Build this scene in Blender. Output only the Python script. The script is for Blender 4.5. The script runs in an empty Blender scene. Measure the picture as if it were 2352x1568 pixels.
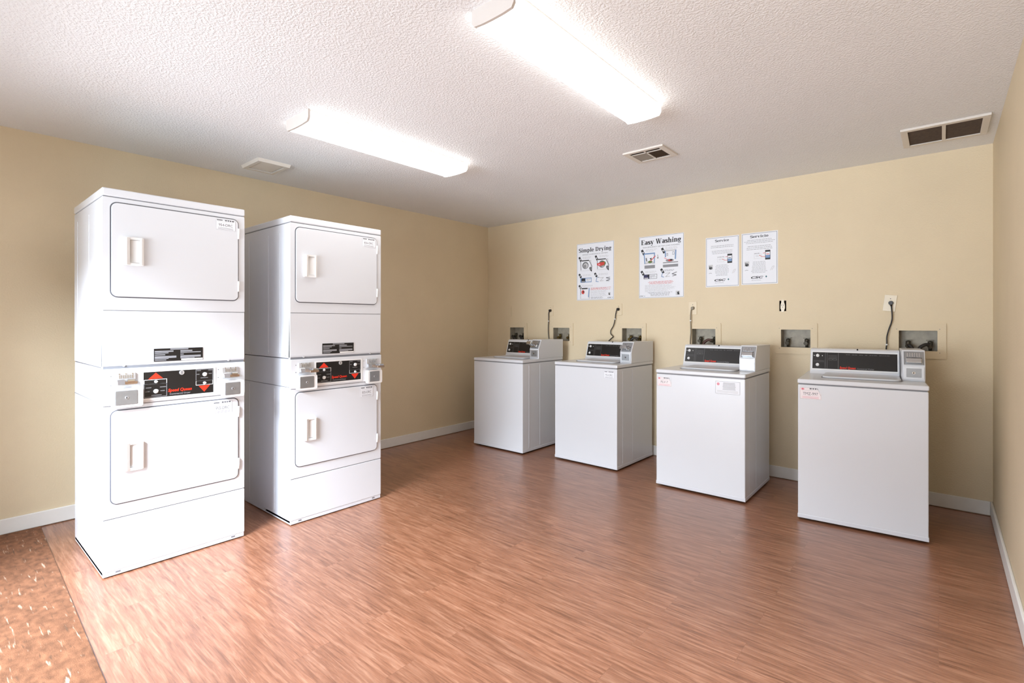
import bpy, bmesh, math, random
from mathutils import Vector, Matrix
R = math.radians
PI = math.pi
scene = bpy.context.scene
COL = scene.collection

# ------------------------------------------------------------------ camera, world, light, exposure
cam_d = bpy.data.cameras.new('camera')
cam_d.sensor_fit = 'HORIZONTAL'; cam_d.sensor_width = 36.0
cam_d.lens = 1158.25 / 2352 * 36.0
cam_d.shift_y = -43.4 / 2352
cam_d.clip_start = 0.02
cam = bpy.data.objects.new('camera', cam_d); COL.objects.link(cam)
cam.location = (4.2686, -4.5529, 1.2673)
cam.rotation_euler = (R(90), 0, 0.7056)
scene.camera = cam

world = bpy.data.worlds.new('daylight'); scene.world = world
world.use_nodes = True
wn = world.node_tree.nodes['Background']
wn.inputs[0].default_value = (0.80, 0.90, 1.0, 1); wn.inputs[1].default_value = 1.9

vs = scene.view_settings
vs.view_transform = 'Standard'; vs.look = 'None'; vs.gamma = 1.0; vs.use_curve_mapping = False
vs.exposure = 0.48

ROOM_W, ROOM_D, ROOM_H = 4.5247, 4.95, 2.44
DOOR_X0, DOOR_X1, DOOR_H = 1.17, 2.55, 2.05          # guessed, unseen doorway in the front wall, sized to shape the daylight
LAMP_STRENGTH = 5.0
LAMP_SIDE = 3.4
DAY_POWER = 520.0
CORNER_FILL_POWER = 200.0
WINDOW_FILL_POWER = 92.0
WIN = (2.75, 3.95, 0.95, 2.10)                        # invented, unseen window in the front wall, cut to let fill light in

def area_light(name, loc, rot, sx, sy, power, color):
    d = bpy.data.lights.new(name, 'AREA'); d.shape = 'RECTANGLE'; d.size = sx; d.size_y = sy
    d.energy = power; d.color = color
    o = bpy.data.objects.new(name, d); COL.objects.link(o); o.location = loc; o.rotation_euler = rot
    return o
# daylight entering by the guessed doorway (shines to +y)
# (open sky outside, shining down and in under the door head)
_src, _aim = Vector((2.60, -6.5, 2.94)), Vector((1.80, -3.4, 0.2))
area_light('doorway_daylight', _src, (_aim - _src).to_track_quat('-Z', 'Y').to_euler(), 1.7, 0.6, DAY_POWER, (0.78, 0.88, 1.0))
# (added fill lamp level with the doorway, brightens corner and first washers)
area_light('added_corner_fill', (1.9, -8.2, 0.95), (R(90), 0, 0), 3.0, 1.7, CORNER_FILL_POWER, (0.84, 0.92, 1.0))
# (added fill lamp behind the invented window, brightens ceiling and back wall)
_src, _aim = Vector((2.8, -7.6, 0.95)), Vector((3.0, -1.5, 1.8))
area_light('added_window_fill', _src, (_aim - _src).to_track_quat('-Z', 'Y').to_euler(), 2.6, 1.7, WINDOW_FILL_POWER, (0.84, 0.92, 1.0))

# ------------------------------------------------------------------ materials
def s2l(c):
    return tuple((v / 255 / 12.92) if v / 255 <= 0.04045 else ((v / 255 + 0.055) / 1.055) ** 2.4 for v in c)

def new_mat(name):
    m = bpy.data.materials.new(name); m.use_nodes = True
    nt = m.node_tree
    return m, nt, nt.nodes['Principled BSDF']

def mat(name, rgb, rough=0.5, metal=0.0, var=0.03, scale=12.0, bump=0.0, bscale=80.0, spec=0.5, coat=0.0):
    """plain procedural surface: base colour with a little noise, optional fine bump"""
    m, nt, b = new_mat(name)
    c = s2l(rgb)
    tc = nt.nodes.new('ShaderNodeTexCoord')
    n = nt.nodes.new('ShaderNodeTexNoise'); n.inputs['Scale'].default_value = scale; n.inputs['Detail'].default_value = 4
    nt.links.new(tc.outputs['Object'], n.inputs['Vector'])
    r = nt.nodes.new('ShaderNodeValToRGB')
    r.color_ramp.elements[0].position = 0.3; r.color_ramp.elements[1].position = 0.7
    r.color_ramp.elements[0].color = (*[v * (1 - var) for v in c], 1)
    r.color_ramp.elements[1].color = (*[min(1, v * (1 + var)) for v in c], 1)
    nt.links.new(n.outputs['Fac'], r.inputs['Fac']); nt.links.new(r.outputs['Color'], b.inputs['Base Color'])
    b.inputs['Roughness'].default_value = rough; b.inputs['Metallic'].default_value = metal
    b.inputs['Specular IOR Level'].default_value = spec
    b.inputs['Coat Weight'].default_value = coat
    if bump:
        n2 = nt.nodes.new('ShaderNodeTexNoise'); n2.inputs['Scale'].default_value = bscale; n2.inputs['Detail'].default_value = 3
        nt.links.new(tc.outputs['Object'], n2.inputs['Vector'])
        bp = nt.nodes.new('ShaderNodeBump'); bp.inputs['Strength'].default_value = bump; bp.inputs['Distance'].default_value = 0.004
        nt.links.new(n2.outputs['Fac'], bp.inputs['Height']); nt.links.new(bp.outputs['Normal'], b.inputs['Normal'])
    return m

M = {}
M['wall'] = mat('painted_wall', (223, 206, 175), 0.62, var=0.02, scale=3, bump=0.5, bscale=110)
M['ceiling'] = mat('textured_ceiling', (238, 239, 241), 0.85, var=0.015, scale=2)
M['trim'] = mat('trim_paint', (234, 232, 228), 0.45, var=0.02)
M['enamel'] = mat('white_enamel', (216, 218, 223), 0.26, var=0.008, scale=3, spec=0.5)
M['enamel_side'] = mat('white_enamel_side_panel', (213, 215, 221), 0.32, var=0.012, scale=6)
M['plastic'] = mat('white_plastic', (234, 234, 234), 0.4, var=0.01)
M['gap'] = mat('dark_gap', (92, 92, 98), 0.7, var=0.05)
M['seam'] = mat('panel_seam', (118, 119, 124), 0.6, var=0.03)
M['black'] = mat('black_panel', (24, 23, 24), 0.3, var=0.08)
M['panelgrey'] = mat('panel_print_grey', (120, 120, 122), 0.4)
M['red'] = mat('red_print', (226, 50, 26), 0.45, var=0.03)
M['white'] = mat('white_print', (236, 236, 236), 0.5, var=0.01)
M['ink'] = mat('black_ink', (26, 26, 28), 0.6)
M['greyink'] = mat('grey_ink', (140, 140, 144), 0.6)
M['midink'] = mat('mid_grey_ink', (105, 106, 110), 0.6)
M['paper'] = mat('poster_paper', (232, 234, 240), 0.5, var=0.01)
M['redink'] = mat('red_ink', (206, 70, 62), 0.6)
M['pinkink'] = mat('pink_ink', (226, 150, 165), 0.6)
M['green'] = mat('green_ink', (90, 110, 58), 0.6)
M['teal'] = mat('teal_ink', (38, 120, 128), 0.6)
M['blueink'] = mat('blue_ink', (120, 150, 190), 0.6)
M['paleink'] = mat('pale_grey_ink', (200, 200, 202), 0.6)
M['navy'] = mat('navy_ink', (48, 46, 84), 0.6)
M['chrome'] = mat('chrome', (205, 208, 212), 0.16, 1.0, var=0.02)
M['steel'] = mat('brushed_steel', (206, 208, 212), 0.4, 0.7, var=0.04, scale=30)
M['drawer'] = mat('grey_drawer_steel', (160, 163, 167), 0.34, 0.75, var=0.05, scale=30)
M['bronze'] = mat('worn_slide_metal', (186, 166, 150), 0.35, 1.0, var=0.06, scale=30)
M['brass'] = mat('weathered_brass', (120, 104, 62), 0.4, 0.8, var=0.1, scale=40)
M['darkmetal'] = mat('dark_valve_metal', (84, 80, 70), 0.45, 0.6, var=0.1, scale=40)
M['hose'] = mat('black_rubber_hose', (28, 25, 24), 0.45, var=0.1)
M['redhose'] = mat('brown_rubber_hose', (72, 40, 34), 0.45, var=0.1)
M['cordblack'] = mat('black_cord', (26, 22, 22), 0.4, var=0.05)
M['cordgrey'] = mat('grey_cord', (132, 122, 104), 0.45, var=0.05)
M['liner'] = mat('grey_box_liner', (166, 158, 142), 0.5, var=0.14, scale=25)
M['plate'] = mat('cream_plate', (226, 210, 180), 0.4, var=0.015)
M['ivory'] = mat('ivory_plate', (226, 214, 190), 0.35, var=0.015)
M['hole'] = mat('dark_wall_box', (46, 38, 30), 0.8, var=0.1)
M['grille'] = mat('brown_grille', (120, 104, 90), 0.7, var=0.12, scale=60)  # mottled brown slat colour, also shade on the supply vent's dark slats
M['ventpaint'] = mat('vent_paint', (222, 216, 208), 0.45, var=0.02)
M['ventdark'] = mat('vent_dark_back', (62, 48, 38), 0.8, var=0.1)  # dark colour stands in for the shaded inside of the vents
M['fixture'] = mat('fixture_paint', (206, 198, 192), 0.4, var=0.01)
M['pinkpaper'] = mat('pinkish_paper', (232, 222, 224), 0.5, var=0.02)

# orange-peel ceiling
def add_peel(m, scale, strength, dist):
    nt = m.node_tree; b = nt.nodes['Principled BSDF']
    tc = nt.nodes.new('ShaderNodeTexCoord')
    n = nt.nodes.new('ShaderNodeTexNoise'); n.inputs['Scale'].default_value = scale; n.inputs['Detail'].default_value = 2.5
    n.inputs['Roughness'].default_value = 0.55
    nt.links.new(tc.outputs['Object'], n.inputs['Vector'])
    r = nt.nodes.new('ShaderNodeValToRGB'); r.color_ramp.elements[0].position = 0.42; r.color_ramp.elements[1].position = 0.62
    nt.links.new(n.outputs['Fac'], r.inputs['Fac'])
    bp = nt.nodes.new('ShaderNodeBump'); bp.inputs['Strength'].default_value = strength; bp.inputs['Distance'].default_value = dist
    nt.links.new(r.outputs['Color'], bp.inputs['Height']); nt.links.new(bp.outputs['Normal'], b.inputs['Normal'])
add_peel(M['ceiling'], 95, 0.40, 0.005)

# glowing acrylic diffuser of the ceiling lamps
def emit(name, rgb, strength):
    m, nt, b = new_mat(name)
    b.inputs['Base Color'].default_value = (0.9, 0.9, 0.88, 1); b.inputs['Roughness'].default_value = 0.35
    b.inputs['Emission Color'].default_value = (*rgb, 1); b.inputs['Emission Strength'].default_value = strength
    return m
M['lens'] = emit('lit_acrylic_diffuser', (1.0, 0.99, 0.975), LAMP_STRENGTH)
M['lens_side'] = emit('lit_acrylic_diffuser_side', (1.0, 0.98, 0.94), LAMP_SIDE)

# vinyl plank floor, planks running along x
def floor_mat():
    m, nt, b = new_mat('wood_look_vinyl'); L = nt.links.new; N = nt.nodes.new
    tc = N('ShaderNodeTexCoord')
    br = N('ShaderNodeTexBrick'); br.offset = 0.37; br.offset_frequency = 2
    br.inputs['Scale'].default_value = 1.0; br.inputs['Brick Width'].default_value = 0.92; br.inputs['Row Height'].default_value = 0.152
    br.inputs['Mortar Size'].default_value = 0.0009; br.inputs['Mortar Smooth'].default_value = 0.2
    br.inputs['Color1'].default_value = (0.0, 0.0, 0.0, 1); br.inputs['Color2'].default_value = (1, 1, 1, 1); br.inputs['Mortar'].default_value = (0.25, 0.25, 0.25, 1)
    L(tc.outputs['Object'], br.inputs['Vector'])
    # each plank shifts its grain
    sh = N('ShaderNodeVectorMath'); sh.operation = 'MULTIPLY_ADD'
    L(br.outputs['Color'], sh.inputs[0]); sh.inputs[1].default_value = (3.1, 5.7, 2.0); L(tc.outputs['Object'], sh.inputs[2])
    def noise(sc, scale, detail, rough=0.6, dist=0.0):
        mp = N('ShaderNodeMapping'); mp.inputs['Scale'].default_value = sc
        L(sh.outputs[0], mp.inputs['Vector'])
        n = N('ShaderNodeTexNoise'); n.inputs['Scale'].default_value = scale; n.inputs['Detail'].default_value = detail
        n.inputs['Roughness'].default_value = rough; n.inputs['Distortion'].default_value = dist
        L(mp.outputs[0], n.inputs['Vector']); return n
    g1 = noise((2.6, 34, 1), 2.0, 6, 0.62, 0.5)        # broad streaks
    g2 = noise((5.0, 120, 1), 3.0, 4, 0.6, 0.2)         # fine grain
    g3 = noise((3.4, 30, 1), 1.5, 3, 0.5, 0.8)         # dark flecks
    r1 = N('ShaderNodeValToRGB'); e = r1.color_ramp.elements
    e[0].position = 0.28; e[0].color = (*s2l((108, 66, 44)), 1)
    e[1].position = 0.74; e[1].color = (*s2l((178, 132, 106)), 1)
    x = r1.color_ramp.elements.new(0.5); x.color = (*s2l((148, 99, 73)), 1)
    L(g1.outputs['Fac'], r1.inputs['Fac'])
    r2 = N('ShaderNodeValToRGB'); e = r2.color_ramp.elements
    e[0].position = 0.3; e[0].color = (0.84, 0.82, 0.81, 1); e[1].position = 0.7; e[1].color = (1.14, 1.12, 1.1, 1)
    L(g2.outputs['Fac'], r2.inputs['Fac'])
    mx = N('ShaderNodeMix'); mx.data_type = 'RGBA'; mx.blend_type = 'MULTIPLY'; mx.inputs['Factor'].default_value = 0.85
    L(r1.outputs['Color'], mx.inputs['A']); L(r2.outputs['Color'], mx.inputs['B'])
    r3 = N('ShaderNodeValToRGB'); e = r3.color_ramp.elements
    e[0].position = 0.62; e[0].color = (0, 0, 0, 1); e[1].position = 0.76; e[1].color = (1, 1, 1, 1)
    L(g3.outputs['Fac'], r3.inputs['Fac'])
    mf = N('ShaderNodeMath'); mf.operation = 'MULTIPLY'; mf.inputs[1].default_value = 0.42; L(r3.outputs['Color'], mf.inputs[0])
    mx2 = N('ShaderNodeMix'); mx2.data_type = 'RGBA'; L(mf.outputs[0], mx2.inputs['Factor'])
    L(mx.outputs['Result'], mx2.inputs['A']); mx2.inputs['B'].default_value = (*s2l((118, 70, 40)), 1)
    # plank to plank tone and joints
    rp = N('ShaderNodeValToRGB'); e = rp.color_ramp.elements
    e[0].color = (0.92, 0.92, 0.92, 1); e[1].color = (1.06, 1.05, 1.04, 1); L(br.outputs['Color'], rp.inputs['Fac'])
    mx3 = N('ShaderNodeMix'); mx3.data_type = 'RGBA'; mx3.blend_type = 'MULTIPLY'; mx3.inputs['Factor'].default_value = 1
    L(mx2.outputs['Result'], mx3.inputs['A']); L(rp.outputs['Color'], mx3.inputs['B'])
    mj = N('ShaderNodeMix'); mj.data_type = 'RGBA'
    jf = N('ShaderNodeMath'); jf.operation = 'MULTIPLY'; jf.inputs[1].default_value = 0.22; L(br.outputs['Fac'], jf.inputs[0])
    L(jf.outputs[0], mj.inputs['Factor']); L(mx3.outputs['Result'], mj.inputs['A']); mj.inputs['B'].default_value = (*s2l((110, 68, 46)), 1)
    L(mj.outputs['Result'], b.inputs['Base Color'])
    b.inputs['Specular IOR Level'].default_value = 0.8; b.inputs['Coat Weight'].default_value = 0.35; b.inputs['Coat Roughness'].default_value = 0.30
    rr = N('ShaderNodeMapRange'); rr.inputs['To Min'].default_value = 0.28; rr.inputs['To Max'].default_value = 0.42
    L(g2.outputs['Fac'], rr.inputs['Value']); L(rr.outputs['Result'], b.inputs['Roughness'])
    bp = N('ShaderNodeBump'); bp.inputs['Strength'].default_value = 0.12; bp.inputs['Distance'].default_value = 0.001
    L(g2.outputs['Fac'], bp.inputs['Height']); L(bp.outputs['Normal'], b.inputs['Normal'])
    return m
M['floor'] = floor_mat()

def patch_mat():
    m, nt, b = new_mat('flecked_patch'); L = nt.links.new; N = nt.nodes.new
    tc = N('ShaderNodeTexCoord')
    def noise(sc, scale, detail):
        mp = N('ShaderNodeMapping'); mp.inputs['Scale'].default_value = sc; L(tc.outputs['Object'], mp.inputs['Vector'])
        n = N('ShaderNodeTexNoise'); n.inputs['Scale'].default_value = scale; n.inputs['Detail'].default_value = detail
        L(mp.outputs[0], n.inputs['Vector']); return n
    a = noise((1, 1.6, 1), 22, 8); c = noise((4, 34, 1), 1.9, 3); d = noise((5, 36, 1), 2.3, 3)
    r = N('ShaderNodeValToRGB'); e = r.color_ramp.elements
    e[0].position = 0.3; e[0].color = (*s2l((96, 60, 36)), 1); e[1].position = 0.72; e[1].color = (*s2l((138, 91, 62)), 1)
    L(a.outputs['Fac'], r.inputs['Fac'])
    f1 = N('ShaderNodeValToRGB'); f1.color_ramp.elements[0].position = 0.62; f1.color_ramp.elements[1].position = 0.74; L(c.outputs['Fac'], f1.inputs['Fac'])
    f2 = N('ShaderNodeValToRGB'); f2.color_ramp.elements[0].position = 0.60; f2.color_ramp.elements[1].position = 0.74; L(d.outputs['Fac'], f2.inputs['Fac'])
    m1 = N('ShaderNodeMix'); m1.data_type = 'RGBA'; L(f1.outputs['Color'], m1.inputs['Factor']); L(r.outputs['Color'], m1.inputs['A']); m1.inputs['B'].default_value = (*s2l((188, 162, 140)), 1)
    m2 = N('ShaderNodeMix'); m2.data_type = 'RGBA'; L(f2.outputs['Color'], m2.inputs['Factor']); L(m1.outputs['Result'], m2.inputs['A']); m2.inputs['B'].default_value = (*s2l((86, 58, 38)), 1)
    L(m2.outputs['Result'], b.inputs['Base Color']); b.inputs['Roughness'].default_value = 0.9
    n2 = noise((1, 1, 1), 260, 2)
    bp = N('ShaderNodeBump'); bp.inputs['Strength'].default_value = 0.4; bp.inputs['Distance'].default_value = 0.003
    L(n2.outputs['Fac'], bp.inputs['Height']); L(bp.outputs['Normal'], b.inputs['Normal'])
    return m
M['patch'] = patch_mat()

# ------------------------------------------------------------------ mesh builder
class MB:
    """collects shapes and links them as ONE mesh object"""
    def __init__(self):
        self.bm = bmesh.new(); self.mats = []
    def mi(self, m):
        m = M[m] if isinstance(m, str) else m
        if m not in self.mats: self.mats.append(m)
        return self.mats.index(m)
    def face(self, pts, m, smooth=False):
        f = self.bm.faces.new([self.bm.verts.new(p) for p in pts]); f.material_index = self.mi(m); f.smooth = smooth
        return f
    def _merge(self, tmp, m, smooth=False):
        k = self.mi(m)
        for f in tmp.faces: f.material_index = k; f.smooth = smooth
        me = bpy.data.meshes.new('tmp'); tmp.to_mesh(me); tmp.free(); self.bm.from_mesh(me); bpy.data.meshes.remove(me)
    def box(self, x0, x1, y0, y1, z0, z1, m, bev=0.0, seg=2):
        t = bmesh.new()
        bmesh.ops.create_cube(t, size=1)
        for v in t.verts:
            v.co = Vector(((x0 + x1) / 2 + v.co.x * (x1 - x0), (y0 + y1) / 2 + v.co.y * (y1 - y0), (z0 + z1) / 2 + v.co.z * (z1 - z0)))
        if bev: bmesh.ops.bevel(t, geom=list(t.edges), offset=bev, segments=seg, affect='EDGES', profile=0.5)
        self._merge(t, m); return self
    def extrude(self, loop, vec, m, bev=0.0, seg=2):
        """closed prism from a planar loop"""
        t = bmesh.new(); vec = Vector(vec)
        a = [t.verts.new(p) for p in loop]; b = [t.verts.new(Vector(p) + vec) for p in loop]
        t.faces.new(a); t.faces.new(list(reversed(b)))
        n = len(a)
        for i in range(n): t.faces.new([a[i], b[i], b[(i + 1) % n], a[(i + 1) % n]])
        bmesh.ops.recalc_face_normals(t, faces=list(t.faces))
        if bev: bmesh.ops.bevel(t, geom=list(t.edges), offset=bev, segments=seg, affect='EDGES', profile=0.5)
        self._merge(t, m); return self
    def rrect(self, u0, u1, z0, z1, r, y0, y1, m, seg=5, bev=0.0):
        return self.extrude([(u, y0, z) for u, z in rr_loop(u0, u1, z0, z1, r, seg)], (0, y1 - y0, 0), m, bev)
    def frame(self, outer, inner, y0, y1, m):
        """picture-frame prism between two loops (lists of (u, z)) of equal length"""
        n = len(outer); V = self.bm.verts.new; k = self.mi(m)
        A = [V((u, y0, z)) for u, z in outer]; B = [V((u, y0, z)) for u, z in inner]
        A2 = [V((u, y1, z)) for u, z in outer]; B2 = [V((u, y1, z)) for u, z in inner]
        for i in range(n):
            j = (i + 1) % n
            for q in ((A[i], A[j], B[j], B[i]), (A[i], A2[i], A2[j], A[j]), (B[i], B[j], B2[j], B2[i]), (A2[i], B2[i], B2[j], A2[j])):
                f = self.bm.faces.new(q); f.material_index = k
        return self
    def cyl(self, p0, p1, r0, m, r1=None, seg=20, smooth=True):
        p0 = Vector(p0); p1 = Vector(p1); r1 = r0 if r1 is None else r1
        d = (p1 - p0); q = d.to_track_quat('Z', 'Y').to_matrix()
        t = bmesh.new()
        a = [t.verts.new(p0 + q @ Vector((r0 * math.cos(2 * PI * i / seg), r0 * math.sin(2 * PI * i / seg), 0))) for i in range(seg)]
        b = [t.verts.new(p1 + q @ Vector((r1 * math.cos(2 * PI * i / seg), r1 * math.sin(2 * PI * i / seg), 0))) for i in range(seg)]
        t.faces.new(list(reversed(a))); t.faces.new(b)
        for i in range(seg): t.faces.new([a[i], a[(i + 1) % seg], b[(i + 1) % seg], b[i]])
        k = self.mi(m)
        for f in t.faces: f.material_index = k; f.smooth = smooth and len(f.verts) == 4
        me = bpy.data.meshes.new('tmp'); t.to_mesh(me); t.free(); self.bm.from_mesh(me); bpy.data.meshes.remove(me)
        return self
    def tube(self, pts, r, m, seg=12, sub=6):
        pts = catmull([Vector(p) for p in pts], sub)
        V = self.bm.verts.new; k = self.mi(m); rings = []
        up = Vector((0.13, 1, 0.21)).normalized()
        for i, p in enumerate(pts):
            d = (pts[min(i + 1, len(pts) - 1)] - pts[max(i - 1, 0)]).normalized()
            a = d.cross(up).normalized(); b = d.cross(a)
            rings.append([V(p + r * (math.cos(2 * PI * j / seg) * a + math.sin(2 * PI * j / seg) * b)) for j in range(seg)])
        for i in range(len(rings) - 1):
            for j in range(seg):
                f = self.bm.faces.new([rings[i][j], rings[i][(j + 1) % seg], rings[i + 1][(j + 1) % seg], rings[i + 1][j]]); f.material_index = k; f.smooth = True
        for rg in (rings[0], rings[-1]):
            f = self.bm.faces.new(rg); f.material_index = k
        return self
    def text(self, s, u, z, y, m, h, width=None, align='C', shear=0.0, bold=0.0):
        """flat lettering facing -y; cap height h; fitted to width when given; z is the baseline"""
        c = bpy.data.curves.new('tmp', 'FONT'); c.body = s; c.size = 1; c.shear = shear; c.offset = bold; c.fill_mode = 'FRONT' if hasattr(c, 'fill_mode') else c.fill_mode
        c.resolution_u = 3
        o = bpy.data.objects.new('tmp', c); COL.objects.link(o)
        dg = bpy.context.evaluated_depsgraph_get()
        me = bpy.data.meshes.new_from_object(o.evaluated_get(dg))
        bpy.data.objects.remove(o); bpy.data.curves.remove(c)
        xs = [v.co.x for v in me.vertices]
        if not xs: return self
        x0, x1 = min(xs), max(xs); sy = h / 0.70
        sx = sy if width is None else width / (x1 - x0)
        off = {'L': 0, 'C': -(x1 - x0) / 2, 'R': -(x1 - x0)}[align]
        for v in me.vertices: v.co = Vector((u + (v.co.x - x0 + off) * sx, y, z + v.co.y * sy))
        k = self.mi(m); n0 = len(self.bm.faces); self.bm.from_mesh(me); bpy.data.meshes.remove(me)
        self.bm.faces.ensure_lookup_table()
        for f in self.bm.faces[n0:]: f.material_index = k
        return self
    def flat(self, u0, u1, z0, z1, y, m):
        self.face([(u0, y, z0), (u1, y, z0), (u1, y, z1), (u0, y, z1)], m); return self
    def fpoly(self, pts, y, m):
        self.face([(u, y, z) for u, z in pts], m); return self
    def fell(self, u, z, ru, rz, y, m, seg=20):
        return self.fpoly([(u + ru * math.cos(2 * PI * i / seg), z + rz * math.sin(2 * PI * i / seg)) for i in range(seg)], y, m)
    def stroke(self, pts, w, y, m):
        for i in range(len(pts) - 1):
            a = Vector((pts[i][0], pts[i][1])); b = Vector((pts[i + 1][0], pts[i + 1][1])); d = b - a
            if d.length < 1e-9: continue
            d.normalize(); n = Vector((-d.y, d.x))
            wa = (w[i] if isinstance(w, (list, tuple)) else w) / 2; wb = (w[i + 1] if isinstance(w, (list, tuple)) else w) / 2
            a = a - d * wa * 0.25; b = b + d * wb * 0.25
            self.fpoly([(a + n * wa)[:], (a - n * wa)[:], (b - n * wb)[:], (b + n * wb)[:]], y, m)
        return self
    def outline(self, u0, u1, z0, z1, w, y, m):
        self.flat(u0, u1, z0, z0 + w, y, m); self.flat(u0, u1, z1 - w, z1, y, m)
        self.flat(u0, u0 + w, z0 + w, z1 - w, y, m); self.flat(u1 - w, u1, z0 + w, z1 - w, y, m); return self
    def build(self, name, parent=None, label=None, recalc=True):
        if recalc: bmesh.ops.recalc_face_normals(self.bm, faces=list(self.bm.faces))
        me = bpy.data.meshes.new(name); self.bm.to_mesh(me); self.bm.free()
        for m in self.mats: me.materials.append(m)
        o = bpy.data.objects.new(name, me); COL.objects.link(o)
        if parent: o.parent = parent
        if label: o['label'] = label
        return o

def rr_loop(u0, u1, z0, z1, r, seg=5):
    out = []
    for cx, cz, a0 in ((u1 - r, z1 - r, 0), (u0 + r, z1 - r, 90), (u0 + r, z0 + r, 180), (u1 - r, z0 + r, 270)):
        for i in range(seg + 1):
            a = R(a0 + 90 * i / seg); out.append((cx + r * math.cos(a), cz + r * math.sin(a)))
    return out

def catmull(P, sub):
    out = []
    for i in range(len(P) - 1):
        p0 = P[max(i - 1, 0)]; p1 = P[i]; p2 = P[i + 1]; p3 = P[min(i + 2, len(P) - 1)]
        for j in range(sub):
            t = j / sub
            out.append(0.5 * ((2 * p1) + (-p0 + p2) * t + (2 * p0 - 5 * p1 + 4 * p2 - p3) * t * t + (-p0 + 3 * p1 - 3 * p2 + p3) * t ** 3))
    out.append(P[-1]); return out

def thing(name, label, cat, loc=(0, 0, 0), rz=0.0, group=None):
    o = bpy.data.objects.new(name, None); COL.objects.link(o); o.empty_display_size = 0.1
    o.location = loc; o.rotation_euler = (0, 0, rz)
    return tag(o, label, cat, group)
def tag(o, label, cat, group=None):
    o['label'] = label; o['category'] = cat
    if group: o['group'] = group
    return o
def struct(mb, name, label):
    o = mb.build(name); o['kind'] = 'structure'; o['label'] = label; o['category'] = name.split('_')[0]
    return o

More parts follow.
